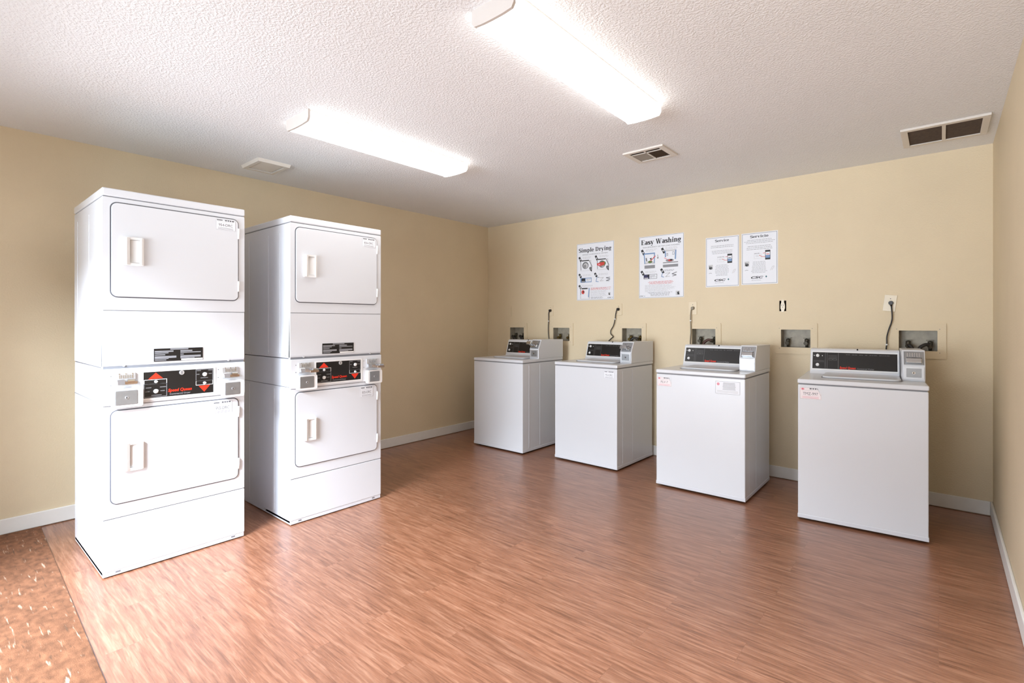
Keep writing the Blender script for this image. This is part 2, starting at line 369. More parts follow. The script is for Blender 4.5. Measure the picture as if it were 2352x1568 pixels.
# serif lettering for the poster headings, drawn from strokes (unit: cap height 0.7)
def serif(mb, s, u, z, y, m, h, width):
    TH, TN, SF = 0.162, 0.062, 0.052
    XH, CP, AS, DS = 0.48, 0.70, 0.72, -0.20
    S = []                                   # strokes of the whole word
    def arc(cx, cy, rx, ry, a0, a1, n=14, th=TH, tn=TN):
        P = []; Wd = []
        for i in range(n + 1):
            a = R(a0 + (a1 - a0) * i / n); P.append((cx + rx * math.cos(a), cy + ry * math.sin(a))); Wd.append(tn + (th - tn) * abs(math.cos(a)) ** 1.5)
        return (P, Wd)
    def stem(x, y0, y1, top=True, bot=True, half=False):
        o = [([(x, y0), (x, y1)], TH)]
        if bot: o.append(([(x - 0.125, y0 + SF / 2), (x + 0.125, y0 + SF / 2)], SF))
        if top: o.append(([(x - 0.13, y1 - SF / 2), (x + (0.0 if half else 0.125), y1 - SF / 2)], SF))
        return o
    def arch(x0, x1):                        # n-like arch from stem x0 to stem x1
        c = (x0 + x1) / 2
        return [arc(c, XH - 0.17, (x1 - x0) / 2, 0.145, 165, 0)] + [([(x1, 0), (x1, XH - 0.17)], TH), ([(x1 - 0.11, SF / 2), (x1 + 0.12, SF / 2)], SF)]
    def ess(w, hh):
        q = hh / 4; r = w / 2 - 0.05
        return [arc(w / 2, hh - q - 0.01, r, q - 0.02, 35, 250, tn=0.065), arc(w / 2, q + 0.01, r, q - 0.0, 70, -145, tn=0.065),
                ([(w / 2 - 0.07, hh / 2 + 0.03), (w / 2 + 0.07, hh / 2 - 0.03)], TH * 0.9),
                ([(w - 0.05, hh - 0.19), (w - 0.05, hh)], 0.04), ([(0.03, 0.0), (0.03, 0.19)], 0.04)]
    G = {
        'S': (0.52, ess(0.52, CP)), 's': (0.40, ess(0.40, XH)),
        'i': (0.30, stem(0.15, 0, XH, half=True) + [([(0.15, 0.59), (0.15, 0.72)], 0.14)]),
        'l': (0.30, stem(0.15, 0, AS, half=True)),
        'm': (0.88, stem(0.15, 0, XH, half=True) + arch(0.15, 0.45) + arch(0.45, 0.75)),
        'n': (0.60, stem(0.15, 0, XH, half=True) + arch(0.15, 0.46)),
        'h': (0.60, stem(0.15, 0, AS, half=True) + arch(0.15, 0.46)),
        'r': (0.46, stem(0.15, 0, XH, half=True) + [arc(0.31, XH - 0.18, 0.15, 0.15, 170, 60), ([(0.37, XH - 0.13), (0.37, XH - 0.02)], 0.12)]),
        'p': (0.58, stem(0.15, DS, XH, half=True) + [arc(0.31, XH / 2, 0.17, XH / 2 - 0.02, 150, -150)]),
        'e': (0.46, [arc(0.23, XH / 2, 0.165, XH / 2 - 0.02, 0, 320), ([(0.08, XH / 2), (0.43, XH / 2)], SF)]),
        'c': (0.46, [arc(0.24, XH / 2, 0.17, XH / 2 - 0.02, 45, 320), ([(0.36, XH - 0.16), (0.36, XH - 0.06)], 0.11)]),
        'o': (0.50, [arc(0.25, XH / 2, 0.18, XH / 2 - 0.02, 0, 360, 22)]),
        'D': (0.72, stem(0.17, 0, CP) + [([(0.17, CP - 0.025), (0.34, CP - 0.025)], 0.05), ([(0.17, 0.025), (0.34, 0.025)], 0.05), arc(0.34, CP / 2, 0.27, CP / 2 - 0.02, 90, -90)]),
        'y': (0.56, [([(0.10, XH), (0.28, 0.02)], TH), ([(0.46, XH), (0.22, DS)], 0.055), ([(0.22, DS), (0.09, DS + 0.03)], 0.09), ([(0.0, XH - SF / 2), (0.22, XH - SF / 2)], SF), ([(0.36, XH - SF / 2), (0.56, XH - SF / 2)], SF)]),
        'v': (0.56, [([(0.10, XH), (0.28, 0.02)], TH), ([(0.46, XH), (0.29, 0.0)], 0.055), ([(0.0, XH - SF / 2), (0.22, XH - SF / 2)], SF), ([(0.36, XH - SF / 2), (0.56, XH - SF / 2)], SF)]),
        'g': (0.52, [arc(0.23, 0.31, 0.15, 0.15, 0, 360, 18), arc(0.24, -0.08, 0.18, 0.10, 0, 360, 18, 0.09), ([(0.12, 0.17), (0.14, 0.05), (0.32, 0.03)], 0.08), ([(0.36, 0.43), (0.50, 0.45)], 0.06)]),
        'E': (0.64, stem(0.17, 0, CP) + [([(0.17, CP - 0.025), (0.56, CP - 0.025)], 0.05), ([(0.17, 0.025), (0.58, 0.025)], 0.05), ([(0.2, CP / 2), (0.42, CP / 2)], 0.05), ([(0.56, CP), (0.56, CP - 0.19)], 0.045), ([(0.58, 0), (0.58, 0.2)], 0.045), ([(0.42, CP / 2 - 0.09), (0.42, CP / 2 + 0.09)], 0.045)]),
        'a': (0.50, [arc(0.22, XH - 0.14, 0.14, 0.12, 150, 0), ([(0.36, XH - 0.14), (0.36, 0.03)], TH), ([(0.36, 0.02), (0.50, 0.02)], 0.05), arc(0.21, 0.14, 0.13, 0.125, 20, 340), ([(0.22, 0.27), (0.36, 0.30)], 0.05)]),
        'W': (1.02, [([(0.12, CP), (0.30, 0.0)], TH), ([(0.48, CP * 0.95), (0.31, 0)], 0.06), ([(0.46, CP), (0.66, 0)], TH), ([(0.88, CP), (0.67, 0)], 0.06), ([(0.0, CP - SF / 2), (0.25, CP - SF / 2)], SF), ([(0.35, CP - SF / 2), (0.60, CP - SF / 2)], SF), ([(0.76, CP - SF / 2), (1.0, CP - SF / 2)], SF)]),
        ' ': (0.26, []),
    }
    x = 0
    for ch in s:
        w, g = G[ch]
        for P, wd in g: S.append(([(px + x, py) for px, py in P], wd))
        x += w + 0.035
    k = width / x; kz = h / 0.70
    for P, wd in S:
        Q = [(u - width / 2 + px * k, z + py * kz) for px, py in P]
        mb.stroke(Q, [v * (k + kz) / 2 for v in wd] if isinstance(wd, list) else wd * (k + kz) / 2, y, m)

# ------------------------------------------------------------------ room shell
T = 0.14
b = MB(); b.box(-T, ROOM_W + T, -ROOM_D - T, T, -0.1, 0, 'floor'); struct(b, 'floor', 'reddish brown wood look plank floor')
b = MB(); b.box(-T, ROOM_W + T, -ROOM_D - T, T, ROOM_H, ROOM_H + 0.1, 'ceiling'); struct(b, 'ceiling', 'white ceiling with knobbly sprayed texture')
b = MB(); b.box(-T, 0, -ROOM_D - T, T, 0, ROOM_H, 'wall'); struct(b, 'wall_left', 'beige wall behind the dryers')
b = MB(); b.box(ROOM_W, ROOM_W + T, -ROOM_D - T, T, 0, ROOM_H, 'wall'); struct(b, 'wall_right', 'beige wall at the right edge')
b = MB()
b.box(0, DOOR_X0, -ROOM_D - T, -ROOM_D, 0, ROOM_H, 'wall'); b.box(DOOR_X1, WIN[0], -ROOM_D - T, -ROOM_D, 0, ROOM_H, 'wall'); b.box(WIN[1], ROOM_W, -ROOM_D - T, -ROOM_D, 0, ROOM_H, 'wall')
b.box(WIN[0], WIN[1], -ROOM_D - T, -ROOM_D, 0, WIN[2], 'wall'); b.box(WIN[0], WIN[1], -ROOM_D - T, -ROOM_D, WIN[3], ROOM_H, 'wall')
b.box(DOOR_X0, DOOR_X1, -ROOM_D - T, -ROOM_D, DOOR_H, ROOM_H, 'wall'); struct(b, 'wall_front', 'beige wall with the guessed doorway and invented window')
b = MB()  # casing of the unseen doorway, guessed as the daylight's way in
for x0, x1, z0, z1 in ((DOOR_X0 - 0.07, DOOR_X0, 0, DOOR_H + 0.07), (DOOR_X1, DOOR_X1 + 0.07, 0, DOOR_H + 0.07), (DOOR_X0, DOOR_X1, DOOR_H, DOOR_H + 0.07)):
    b.box(x0, x1, -ROOM_D, -ROOM_D + 0.018, z0, z1, 'trim', 0.004)
struct(b, 'door_guessed', 'white casing around the guessed, unseen doorway')

b = MB()  # added window frame, unseen, around the opening for the fill lamp
for x0, x1, z0, z1 in ((WIN[0], WIN[0] + 0.05, WIN[2], WIN[3]), (WIN[1] - 0.05, WIN[1], WIN[2], WIN[3]), (WIN[0] + 0.05, WIN[1] - 0.05, WIN[2], WIN[2] + 0.05), (WIN[0] + 0.05, WIN[1] - 0.05, WIN[3] - 0.05, WIN[3]), (3.33, 3.37, WIN[2] + 0.05, WIN[3] - 0.05)):
    b.box(x0, x1, -ROOM_D - 0.06, -ROOM_D - 0.02, z0, z1, 'trim', 0.004)
struct(b, 'window_invented', 'invented white window frame in the unseen front wall')

# back wall with the recesses for valve boxes and the bare receptacle
OPEN = [(0.362, 0.578), (0.992, 1.212), (1.837, 2.052), (2.541, 2.753), (3.271, 3.485), (4.033, 4.249)]
OZ0, OZ1 = 1.066, 1.213
HOLES = [(x0, x1, OZ0, OZ1) for x0, x1 in OPEN] + [(3.259, 3.310, 1.360, 1.446)]
xs = sorted({-T, 0.0, ROOM_W, ROOM_W + T} | {v for h in HOLES for v in h[:2]}); zs = sorted({0.0, ROOM_H} | {v for h in HOLES for v in h[2:]})
b = MB(); V = {}
def gv(x, z):
    if (x, z) not in V: V[(x, z)] = b.bm.verts.new((x, 0, z))
    return V[(x, z)]
k = b.mi('wall')
for i in range(len(xs) - 1):
    for j in range(len(zs) - 1):
        cx, cz = (xs[i] + xs[i + 1]) / 2, (zs[j] + zs[j + 1]) / 2
        if any(h[0] < cx < h[1] and h[2] < cz < h[3] for h in HOLES): continue
        f = b.bm.faces.new([gv(xs[i], zs[j]), gv(xs[i + 1], zs[j]), gv(xs[i + 1], zs[j + 1]), gv(xs[i], zs[j + 1])]); f.material_index = k
for x0, x1, z0, z1 in HOLES:
    for p in (((x0, z0), (x1, z0)), ((x1, z0), (x1, z1)), ((x1, z1), (x0, z1)), ((x0, z1), (x0, z0))):
        b.face([(p[0][0], 0, p[0][1]), (p[1][0], 0, p[1][1]), (p[1][0], T, p[1][1]), (p[0][0], T, p[0][1])], 'wall')
b.face([(-T, T, 0), (ROOM_W + T, T, 0), (ROOM_W + T, T, ROOM_H), (-T, T, ROOM_H)], 'wall')
struct(b, 'wall_back', 'beige wall behind the washers').data.flip_normals()

BBH = 0.095
def baseboard(name, label, boxes):
    b = MB()
    for x0, x1, y0, y1, ax in boxes:
        b.box(x0, x1, y0, y1, 0.004, BBH, 'trim', 0.004)
    struct(b, name, label)
baseboard('baseboard_left', 'white baseboard along the wall behind the dryers', [(0, 0.013, -ROOM_D, 0, 'y')])
baseboard('baseboard_back', 'white baseboard along the wall behind the washers', [(0.013, ROOM_W - 0.013, -0.013, 0, 'x')])
baseboard('baseboard_right', 'white baseboard along the right wall', [(ROOM_W - 0.013, ROOM_W, -ROOM_D, 0, 'y')])
baseboard('baseboard_front', 'white baseboard along the front wall', [(0.013, DOOR_X0 - 0.07, -ROOM_D, -ROOM_D + 0.013, 'x'), (DOOR_X1 + 0.07, ROOM_W - 0.013, -ROOM_D, -ROOM_D + 0.013, 'x')])

# ------------------------------------------------------------------ ceiling lamps
def lamp(x0, x1, y0, y1, label):
    cx, cy = (x0 + x1) / 2, (y0 + y1) / 2; w, l = (x1 - x0) / 2, (y1 - y0) / 2
    t = thing('fluorescent_ceiling_light', label, 'ceiling light', (cx, cy, ROOM_H), 0, 'fluorescent lights on the ceiling')
    b = MB(); b.box(-w * 0.96, w * 0.96, -l + 0.013, l - 0.013, -0.011, 0, 'fixture', 0.002); b.build('housing', t)
    b = MB()                                      # wrap-around acrylic diffuser, slightly bellied below
    prof = [(-w, -0.012), (-w, -0.046), (-w * 0.92, -0.060), (-w * 0.5, -0.064), (0, -0.065), (w * 0.5, -0.064), (w * 0.92, -0.060), (w, -0.046), (w, -0.012)]
    b.extrude([(x, -l + 0.012, z) for x, z in prof], (0, 2 * l - 0.024, 0), 'lens')
    k = b.mi('lens_side')
    b.bm.normal_update()
    for f in b.bm.faces:
        if abs(f.normal.x) > 0.7: f.material_index = k          # the prismatic flanks glow less than the underside
    b.build('diffuser', t)
    for s in (-1, 1):
        b = MB()
        prof2 = [(-w - 0.003, 0), (-w - 0.003, -0.047), (-w * 0.92, -0.064), (-w * 0.5, -0.068), (0, -0.069), (w * 0.5, -0.068), (w * 0.92, -0.064), (w + 0.003, -0.047), (w + 0.003, 0)]
        b.extrude([(x, s * l - (0.012 if s > 0 else 0), z) for x, z in prof2], (0, 0.012, 0), 'fixture' if s < 0 else 'lens_side'); b.build('end_cap', t)
    return t
lamp(1.375, 1.625, -3.175, -1.955, 'smaller looking fluorescent light left of the other, wholly inside the photo')
lamp(2.925, 3.125, -3.205, -1.985, 'larger looking fluorescent light cut by the top edge of the photo')

# ------------------------------------------------------------------ ceiling vents
t = thing('exhaust_fan_grille', 'small square white exhaust fan cover on ceiling above the second dryer stack', 'vent', (0.435, -2.88, ROOM_H))
b = MB()
o = [(-0.145, -0.12), (0.145, -0.12), (0.145, 0.12), (-0.145, 0.12)]; i_ = [(-0.108, -0.088), (0.108, -0.088), (0.108, 0.088), (-0.108, 0.088)]
o2 = [(u * 0.94, v * 0.94) for u, v in o]
V1 = [(u, v, 0) for u, v in o]; V2 = [(u, v, -0.022) for u, v in o2]; V3 = [(u, v, -0.022) for u, v in i_]; V4 = [(u, v, 0) for u, v in i_]
for A, B in ((V1, V2), (V2, V3), (V3, V4)):
    for q in range(4): b.face([A[q], A[(q + 1) % 4], B[(q + 1) % 4], B[q]], 'ventpaint')
b.build('frame', t)
b = MB(); b.box(-0.098, 0.098, -0.080, 0.080, -0.017, -0.013, 'ventpaint', 0.001); b.box(-0.02, 0.02, -0.02, 0.02, -0.013, 0, 'ventdark'); b.build('cover_panel', t)
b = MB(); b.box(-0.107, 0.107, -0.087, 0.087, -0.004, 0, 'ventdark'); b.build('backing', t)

t = thing('ceiling_air_vent', 'small four part supply air vent on ceiling beyond the larger fluorescent light', 'vent', (2.728, -1.265, ROOM_H))
b = MB(); b.frame([(-0.145, -0.126), (0.145, -0.126), (0.145, 0.126), (-0.145, 0.126)], [(-0.108, -0.098), (0.108, -0.098), (0.108, 0.098), (-0.108, 0.098)], 0, 0.011, 'ventpaint')
b.box(-0.005, 0.005, 0.0, 0.01, -0.098, 0.098, 'ventpaint'); b.box(-0.108, 0.108, 0.0, 0.01, -0.062, -0.053, 'ventpaint')
for v in b.bm.verts: v.co = Vector((v.co.x, v.co.z, -v.co.y))
b.build('frame', t)
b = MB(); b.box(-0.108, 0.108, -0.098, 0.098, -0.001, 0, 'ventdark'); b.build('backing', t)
def slats(xa, xb, ya, yb, n, along, lean, m):
    b = MB()
    for i in range(n):
        if along == 'x':
            y = ya + (yb - ya) * (i + 0.5) / n; b.face([(xa, y - lean, -0.009), (xb, y - lean, -0.009), (xb, y + lean, -0.002), (xa, y + lean, -0.002)], m)
        else:
            x = xa + (xb - xa) * (i + 0.5) / n; b.face([(x - lean, ya, -0.009), (x - lean, yb, -0.009), (x + lean, yb, -0.002), (x + lean, ya, -0.002)], m)
    bmesh.ops.solidify(b.bm, geom=list(b.bm.faces), thickness=0.0008)
    return b
slats(-0.106, -0.006, -0.052, 0.096, 9, 'y', 0.0045, 'ventpaint').build('louver', t)
slats(0.006, 0.106, -0.052, 0.096, 9, 'y', 0.0030, 'grille').build('louver', t)  # slats turned from the light, shade put into the darker colour
slats(-0.106, -0.006, -0.097, -0.063, 3, 'x', 0.004, 'grille').build('louver', t)
slats(0.006, 0.106, -0.097, -0.063, 3, 'x', 0.004, 'grille').build('louver', t)

t = thing('return_air_grille', 'large double return air grille on ceiling in the right back corner', 'vent', (4.279, -0.489, ROOM_H))
b = MB()
W2, D2 = 0.203, 0.192
b.box(-W2, W2, -D2, -D2 + 0.036, -0.014, 0, 'ventpaint', 0.002); b.box(-W2, W2, D2 - 0.036, D2, -0.014, 0, 'ventpaint', 0.002)
b.box(-W2, -W2 + 0.034, -D2 + 0.036, D2 - 0.036, -0.014, 0, 'ventpaint', 0.002); b.box(W2 - 0.034, W2, -D2 + 0.036, D2 - 0.036, -0.014, 0, 'ventpaint', 0.002)
b.box(-0.009, 0.009, -D2 + 0.036, D2 - 0.036, -0.013, 0, 'ventpaint'); b.build('frame', t)
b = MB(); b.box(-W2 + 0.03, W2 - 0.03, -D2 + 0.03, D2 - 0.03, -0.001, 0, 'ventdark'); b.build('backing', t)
for xa, xb in ((-W2 + 0.034, -0.009), (0.009, W2 - 0.034)):
    slats(xa, xb, -D2 + 0.036, D2 - 0.036, 26, 'x', -0.0050, 'grille').build('louver', t)

# ------------------------------------------------------------------ posters on the back wall
random.seed(7)
class Poster:
    def __init__(self, x0, x1, z0, z1):
        self.cx, self.z0 = (x0 + x1) / 2, z0; self.w, self.h = x1 - x0, z1 - z0
        self.b = MB(); self.b.box(-self.w / 2, self.w / 2, -0.0012, 0, 0, self.h, 'paper'); self.y = -0.0016
    def u(self, a): return (a - 0.5) * self.w
    def z(self, c): return (1 - c) * self.h
    def rect(self, a0, c0, a1, c1, m): self.y -= 0.00002; self.b.flat(self.u(a0), self.u(a1), self.z(c1), self.z(c0), self.y, m)
    def line(self, pts, w, m): self.y -= 0.00002; self.b.stroke([(self.u(a), self.z(c)) for a, c in pts], w, self.y, m)
    def poly(self, pts, m): self.y -= 0.00002; self.b.fpoly([(self.u(a), self.z(c)) for a, c in pts], self.y, m)
    def ell(self, a, c, ra, rc, m): self.y -= 0.00002; self.b.fell(self.u(a), self.z(c), ra * self.w, rc * self.h, self.y, m)
    def out(self, a0, c0, a1, c1, w, m): self.y -= 0.00002; self.b.outline(self.u(a0), self.u(a1), self.z(c1), self.z(c0), w, self.y, m)
    def lines(self, a0, c0, a1, c1, n, m, ctr=False, t=0.35):
        self.y -= 0.00002
        st = (c1 - c0) / n
        for i in range(n):
            k = random.uniform(0.72, 1.0); a = a0; e = a0 + (a1 - a0) * k
            if ctr: mid = (a0 + a1) / 2; a, e = mid - (a1 - a0) * k / 2, mid + (a1 - a0) * k / 2
            x = a
            while x < e - 0.01:                      # words
                l = min(random.uniform(0.03, 0.09), e - x)
                self.b.flat(self.u(x), self.u(x + l), self.z(c0 + st * (i + t)), self.z(c0 + st * i), self.y, m); x += l + 0.012
    def head(self, s, a, c, h, wd): self.y -= 0.00002; serif(self.b, s, self.u(a), self.z(c), self.y, M['ink'], h * self.h, wd * self.w)
    def txt(self, s, a, c, h, wd, m, **k): self.y -= 0.00002; self.b.text(s, self.u(a), self.z(c), self.y, m, h * self.h, wd * self.w, **k)
    def tagmark(self, a, c, ln=0.075):             # slanted dark step marker
        self.line([(a, c), (a + 0.05, c + ln)], 0.05 * self.w, 'ink'); self.line([(a + 0.018, c + ln * 0.42), (a + 0.032, c + ln * 0.62)], 0.026 * self.w, 'paper')
    def done(self, label):
        o = self.b.build('wall_poster'); o.location = (self.cx, 0, self.z0)
        return tag(o, label, 'poster', 'instruction posters on the back wall')

def emblem(p, a, c, s):
    p.poly([(a, c - s), (a + s * 1.1, c), (a + s * 0.3, c + s * 0.2), (a, c + s), (a - s * 0.3, c + s * 0.2), (a - s * 1.1, c)], 'teal')
    p.poly([(a, c - s * 0.6), (a + s * 0.5, c), (a, c + s * 0.5), (a - s * 0.2, c)], 'ink')

p = Poster(1.302, 1.746, 1.502, 2.100)
p.out(0.008, 0.006, 0.992, 0.994, 0.0022, 'midink')
p.head('Simple Drying', 0.5, 0.150, 0.068, 0.88)
p.txt('SINGLE LOAD/STACK DRYERS', 0.5, 0.205, 0.018, 0.68, 'midink')
for a, red in ((0.11, False), (0.56, True)):
    p.tagmark(a - 0.04, 0.235)
    p.lines(a + 0.06, 0.235, a + 0.34, 0.275, 3, 'paleink')
    p.rect(a, 0.30, a + 0.29, 0.48, 'paleink'); p.rect(a + 0.012, 0.312, a + 0.278, 0.475, 'paper')
    p.rect(a + 0.02, 0.292, a + 0.23, 0.308, 'ink'); p.line([(a, 0.30), (a + 0.01, 0.46)], 0.006, 'midink'); p.line([(a + 0.24, 0.31), (a + 0.305, 0.40), (a + 0.30, 0.50)], 0.007, 'midink')
    p.ell(a + 0.13, 0.385, 0.085, 0.062, 'midink'); p.ell(a + 0.135, 0.39, 0.062, 0.046, 'paleink'); p.ell(a + 0.12, 0.40, 0.035, 0.032, 'greyink')
    p.ell(a + 0.27, 0.44, 0.035, 0.022, 'midink'); p.poly([(a + 0.24, 0.46), (a + 0.31, 0.47), (a + 0.30, 0.50)], 'ink')
    if red:
        p.ell(a + 0.16, 0.375, 0.07, 0.04, 'green'); p.poly([(a - 0.01, 0.37), (a + 0.08, 0.355), (a + 0.20, 0.35), (a + 0.19, 0.40), (a + 0.06, 0.42), (a + 0.0, 0.40)], 'redink'); p.ell(a + 0.055, 0.392, 0.03, 0.014, 'pinkink')
p.tagmark(0.07, 0.535, 0.06); p.tagmark(0.50, 0.535, 0.06)
p.lines(0.16, 0.545, 0.44, 0.58, 3, 'paleink'); p.lines(0.60, 0.545, 0.86, 0.58, 3, 'paleink')
p.rect(0.10, 0.605, 0.41, 0.685, 'blueink'); p.rect(0.13, 0.612, 0.235, 0.678, 'ink'); p.rect(0.25, 0.618, 0.395, 0.672, 'paper'); p.lines(0.265, 0.63, 0.39, 0.665, 2, 'greyink')
for q in (0.15, 0.18, 0.21): p.ell(q, 0.665, 0.010, 0.007, 'white')
p.line([(0.56, 0.60), (0.53, 0.68), (0.60, 0.685)], 0.006, 'blueink'); p.rect(0.57, 0.605, 0.62, 0.612, 'ink')
p.line([(0.63, 0.62), (0.73, 0.615), (0.64, 0.675), (0.73, 0.672)], 0.006, 'paleink'); p.line([(0.90, 0.62), (0.80, 0.625), (0.90, 0.65), (0.80, 0.675), (0.88, 0.68)], 0.007, 'greyink')
p.tagmark(0.07, 0.735, 0.06); p.lines(0.14, 0.735, 0.48, 0.765, 2, 'paleink')
p.rect(0.10, 0.785, 0.36, 0.975, 'paleink'); p.rect(0.118, 0.80, 0.335, 0.97, 'paper'); p.rect(0.14, 0.782, 0.30, 0.803, 'ink'); p.line([(0.345, 0.79), (0.325, 0.945)], 0.010, 'blueink'); p.line([(0.105, 0.80), (0.115, 0.90)], 0.006, 'midink')
p.ell(0.175, 0.855, 0.042, 0.036, 'redink'); p.ell(0.19, 0.85, 0.018, 0.014, 'ink')
p.lines(0.39, 0.785, 0.95, 0.83, 3, 'redink'); p.lines(0.39, 0.835, 0.92, 0.94, 7, 'paleink'); p.lines(0.39, 0.945, 0.72, 0.985, 3, 'greyink')
p.rect(0.85, 0.875, 0.915, 0.925, 'paleink'); p.poly([(0.865, 0.90), (0.885, 0.878), (0.90, 0.925), (0.875, 0.92)], 'ink')
p.txt('CSC', 0.885, 0.973, 0.018, 0.10, 'ink', shear=0.2, bold=0.02); emblem(p, 0.965, 0.966, 0.010)
p.done('white poster headed Simple Drying')

p = Poster(2.020, 2.465, 1.503, 2.097)
p.out(0.008, 0.006, 0.992, 0.994, 0.0022, 'midink')
p.head('Easy Washing', 0.5, 0.130, 0.075, 0.90)
p.txt('HIGH-EFFICIENCY OR TOP LOAD WASHERS', 0.5, 0.185, 0.018, 0.82, 'midink')
p.tagmark(0.07, 0.215); p.tagmark(0.53, 0.215); p.lines(0.16, 0.21, 0.42, 0.255, 3, 'paleink'); p.lines(0.60, 0.205, 0.88, 0.25, 3, 'paleink')
# open top loader, first step
p.rect(0.115, 0.27, 0.37, 0.29, 'blueink'); p.line([(0.12, 0.28), (0.14, 0.44)], 0.010, 'blueink'); p.line([(0.36, 0.28), (0.355, 0.44)], 0.010, 'blueink')
p.rect(0.13, 0.44, 0.37, 0.52, 'greyink'); p.rect(0.13, 0.445, 0.37, 0.468, 'paper'); p.ell(0.25, 0.425, 0.10, 0.022, 'paleink'); p.ell(0.26, 0.415, 0.05, 0.02, 'green'); p.line([(0.27, 0.40), (0.38, 0.325)], 0.008, 'redink'); p.line([(0.17, 0.35), (0.18, 0.40)], 0.012, 'midink'); p.poly([(0.25, 0.36), (0.30, 0.35), (0.28, 0.39)], 'ink')
p.line([(0.43, 0.31), (0.44, 0.35)], 0.012, 'paleink'); p.ell(0.435, 0.36, 0.018, 0.012, 'greyink')
p.rect(0.58, 0.25, 0.84, 0.27, 'paleink'); p.line([(0.60, 0.26), (0.605, 0.36)], 0.010, 'blueink'); p.line([(0.83, 0.26), (0.82, 0.40)], 0.012, 'blueink'); p.line([(0.58, 0.37), (0.70, 0.42)], 0.006, 'pinkink')
p.ell(0.70, 0.415, 0.09, 0.022, 'greyink'); p.ell(0.71, 0.415, 0.05, 0.015, 'redink'); p.ell(0.73, 0.41, 0.03, 0.012, 'ink'); p.rect(0.55, 0.44, 0.88, 0.52, 'greyink'); p.rect(0.55, 0.455, 0.88, 0.478, 'paper'); p.out(0.63, 0.30, 0.66, 0.34, 0.003, 'midink'); p.out(0.76, 0.28, 0.80, 0.33, 0.003, 'midink')
p.tagmark(0.06, 0.56, 0.06); p.tagmark(0.51, 0.545, 0.06); p.lines(0.15, 0.565, 0.42, 0.60, 3, 'paleink'); p.lines(0.58, 0.56, 0.84, 0.59, 2, 'greyink')
p.rect(0.11, 0.615, 0.42, 0.69, 'greyink'); p.rect(0.115, 0.62, 0.24, 0.685, 'navy'); p.rect(0.25, 0.622, 0.41, 0.683, 'paper'); p.rect(0.275, 0.632, 0.285, 0.675, 'ink'); p.lines(0.30, 0.635, 0.40, 0.675, 2, 'greyink'); p.rect(0.20, 0.62, 0.24, 0.655, 'ink')
for q in (0.14, 0.17, 0.20): p.ell(q, 0.675, 0.012, 0.008, 'white')
p.line([(0.54, 0.60), (0.52, 0.665), (0.57, 0.675)], 0.006, 'blueink'); p.rect(0.54, 0.598, 0.585, 0.606, 'ink'); p.line([(0.60, 0.615), (0.70, 0.61), (0.61, 0.67), (0.70, 0.665)], 0.006, 'paleink'); p.line([(0.85, 0.605), (0.75, 0.63), (0.84, 0.65), (0.76, 0.665)], 0.007, 'greyink')
p.lines(0.20, 0.735, 0.80, 0.785, 4, 'redink', True); p.lines(0.14, 0.79, 0.84, 0.905, 9, 'paleink'); p.lines(0.20, 0.91, 0.76, 0.975, 5, 'greyink', True)
p.rect(0.83, 0.90, 0.92, 0.965, 'paleink'); p.poly([(0.86, 0.925), (0.89, 0.905), (0.91, 0.955), (0.87, 0.96)], 'ink')
p.rect(0.015, 0.945, 0.15, 0.99, 'paper'); p.txt('CSC', 0.065, 0.975, 0.018, 0.09, 'ink', shear=0.2, bold=0.02); emblem(p, 0.135, 0.968, 0.010)
p.done('white poster headed Easy Washing')

for x0, x1, z0, z1, title, wd, lab in ((2.665, 2.947, 1.581, 2.020, 'Service', 0.42, 'narrow white notice headed Service'), (2.967, 3.249, 1.588, 2.024, 'Servicio', 0.50, 'narrow white notice headed Servicio')):
    p = Poster(x0, x1, z0, z1); es = title == 'Servicio'
    p.out(0.02, 0.016, 0.98, 0.984, 0.0026, 'midink')
    p.head(title, 0.5, 0.10, 0.048, wd)
    if es:
        p.lines(0.07, 0.14, 0.93, 0.225, 3, 'greyink', True, 0.24); p.lines(0.07, 0.26, 0.93, 0.35, 3, 'greyink', True, 0.24)
    else:
        p.lines(0.13, 0.175, 0.87, 0.235, 2, 'greyink', True, 0.24); p.lines(0.13, 0.275, 0.87, 0.355, 3, 'greyink', True, 0.24)
    p.rect(0.66, 0.355, 0.80, 0.535, 'ink'); p.rect(0.672, 0.39, 0.788, 0.495, 'paper'); p.rect(0.672, 0.45, 0.788, 0.505, 'blueink'); p.rect(0.69, 0.425, 0.77, 0.437, 'redink' if es else 'ink')
    p.lines(0.36, 0.40, 0.58, 0.425, 1, 'greyink'); p.out(0.36, 0.415, 0.56, 0.505, 0.0015, 'paleink'); p.lines(0.40, 0.44, 0.54, 0.48, 2, 'paleink')
    p.line([(0.50, 0.445), (0.58, 0.475), (0.66, 0.478)], 0.0035, 'redink'); p.line([(0.60, 0.41), (0.67, 0.405)], 0.0035, 'redink')
    p.rect(0.09, 0.55, 0.22, 0.645, 'paleink'); p.ell(0.155, 0.615, 0.05, 0.028, 'ink'); p.line([(0.11, 0.58), (0.18, 0.62)], 0.008, 'midink')
    p.lines(0.27, 0.565, 0.72, 0.795, 9, 'greyink', True, 0.22)
    p.line([(0.10, 0.725), (0.14, 0.715), (0.19, 0.722)], 0.003, 'greyink'); p.line([(0.80, 0.745), (0.86, 0.67), (0.90, 0.665), (0.89, 0.69), (0.84, 0.74)], 0.003, 'paleink')
    p.txt('CSC', 0.44, 0.885, 0.040, 0.34, 'ink', shear=0.22, bold=0.035); emblem(p, 0.69, 0.862, 0.026)
    p.txt('ServiceWorks', 0.42, 0.925, 0.016, 0.26, 'greyink')
    p.done(lab)

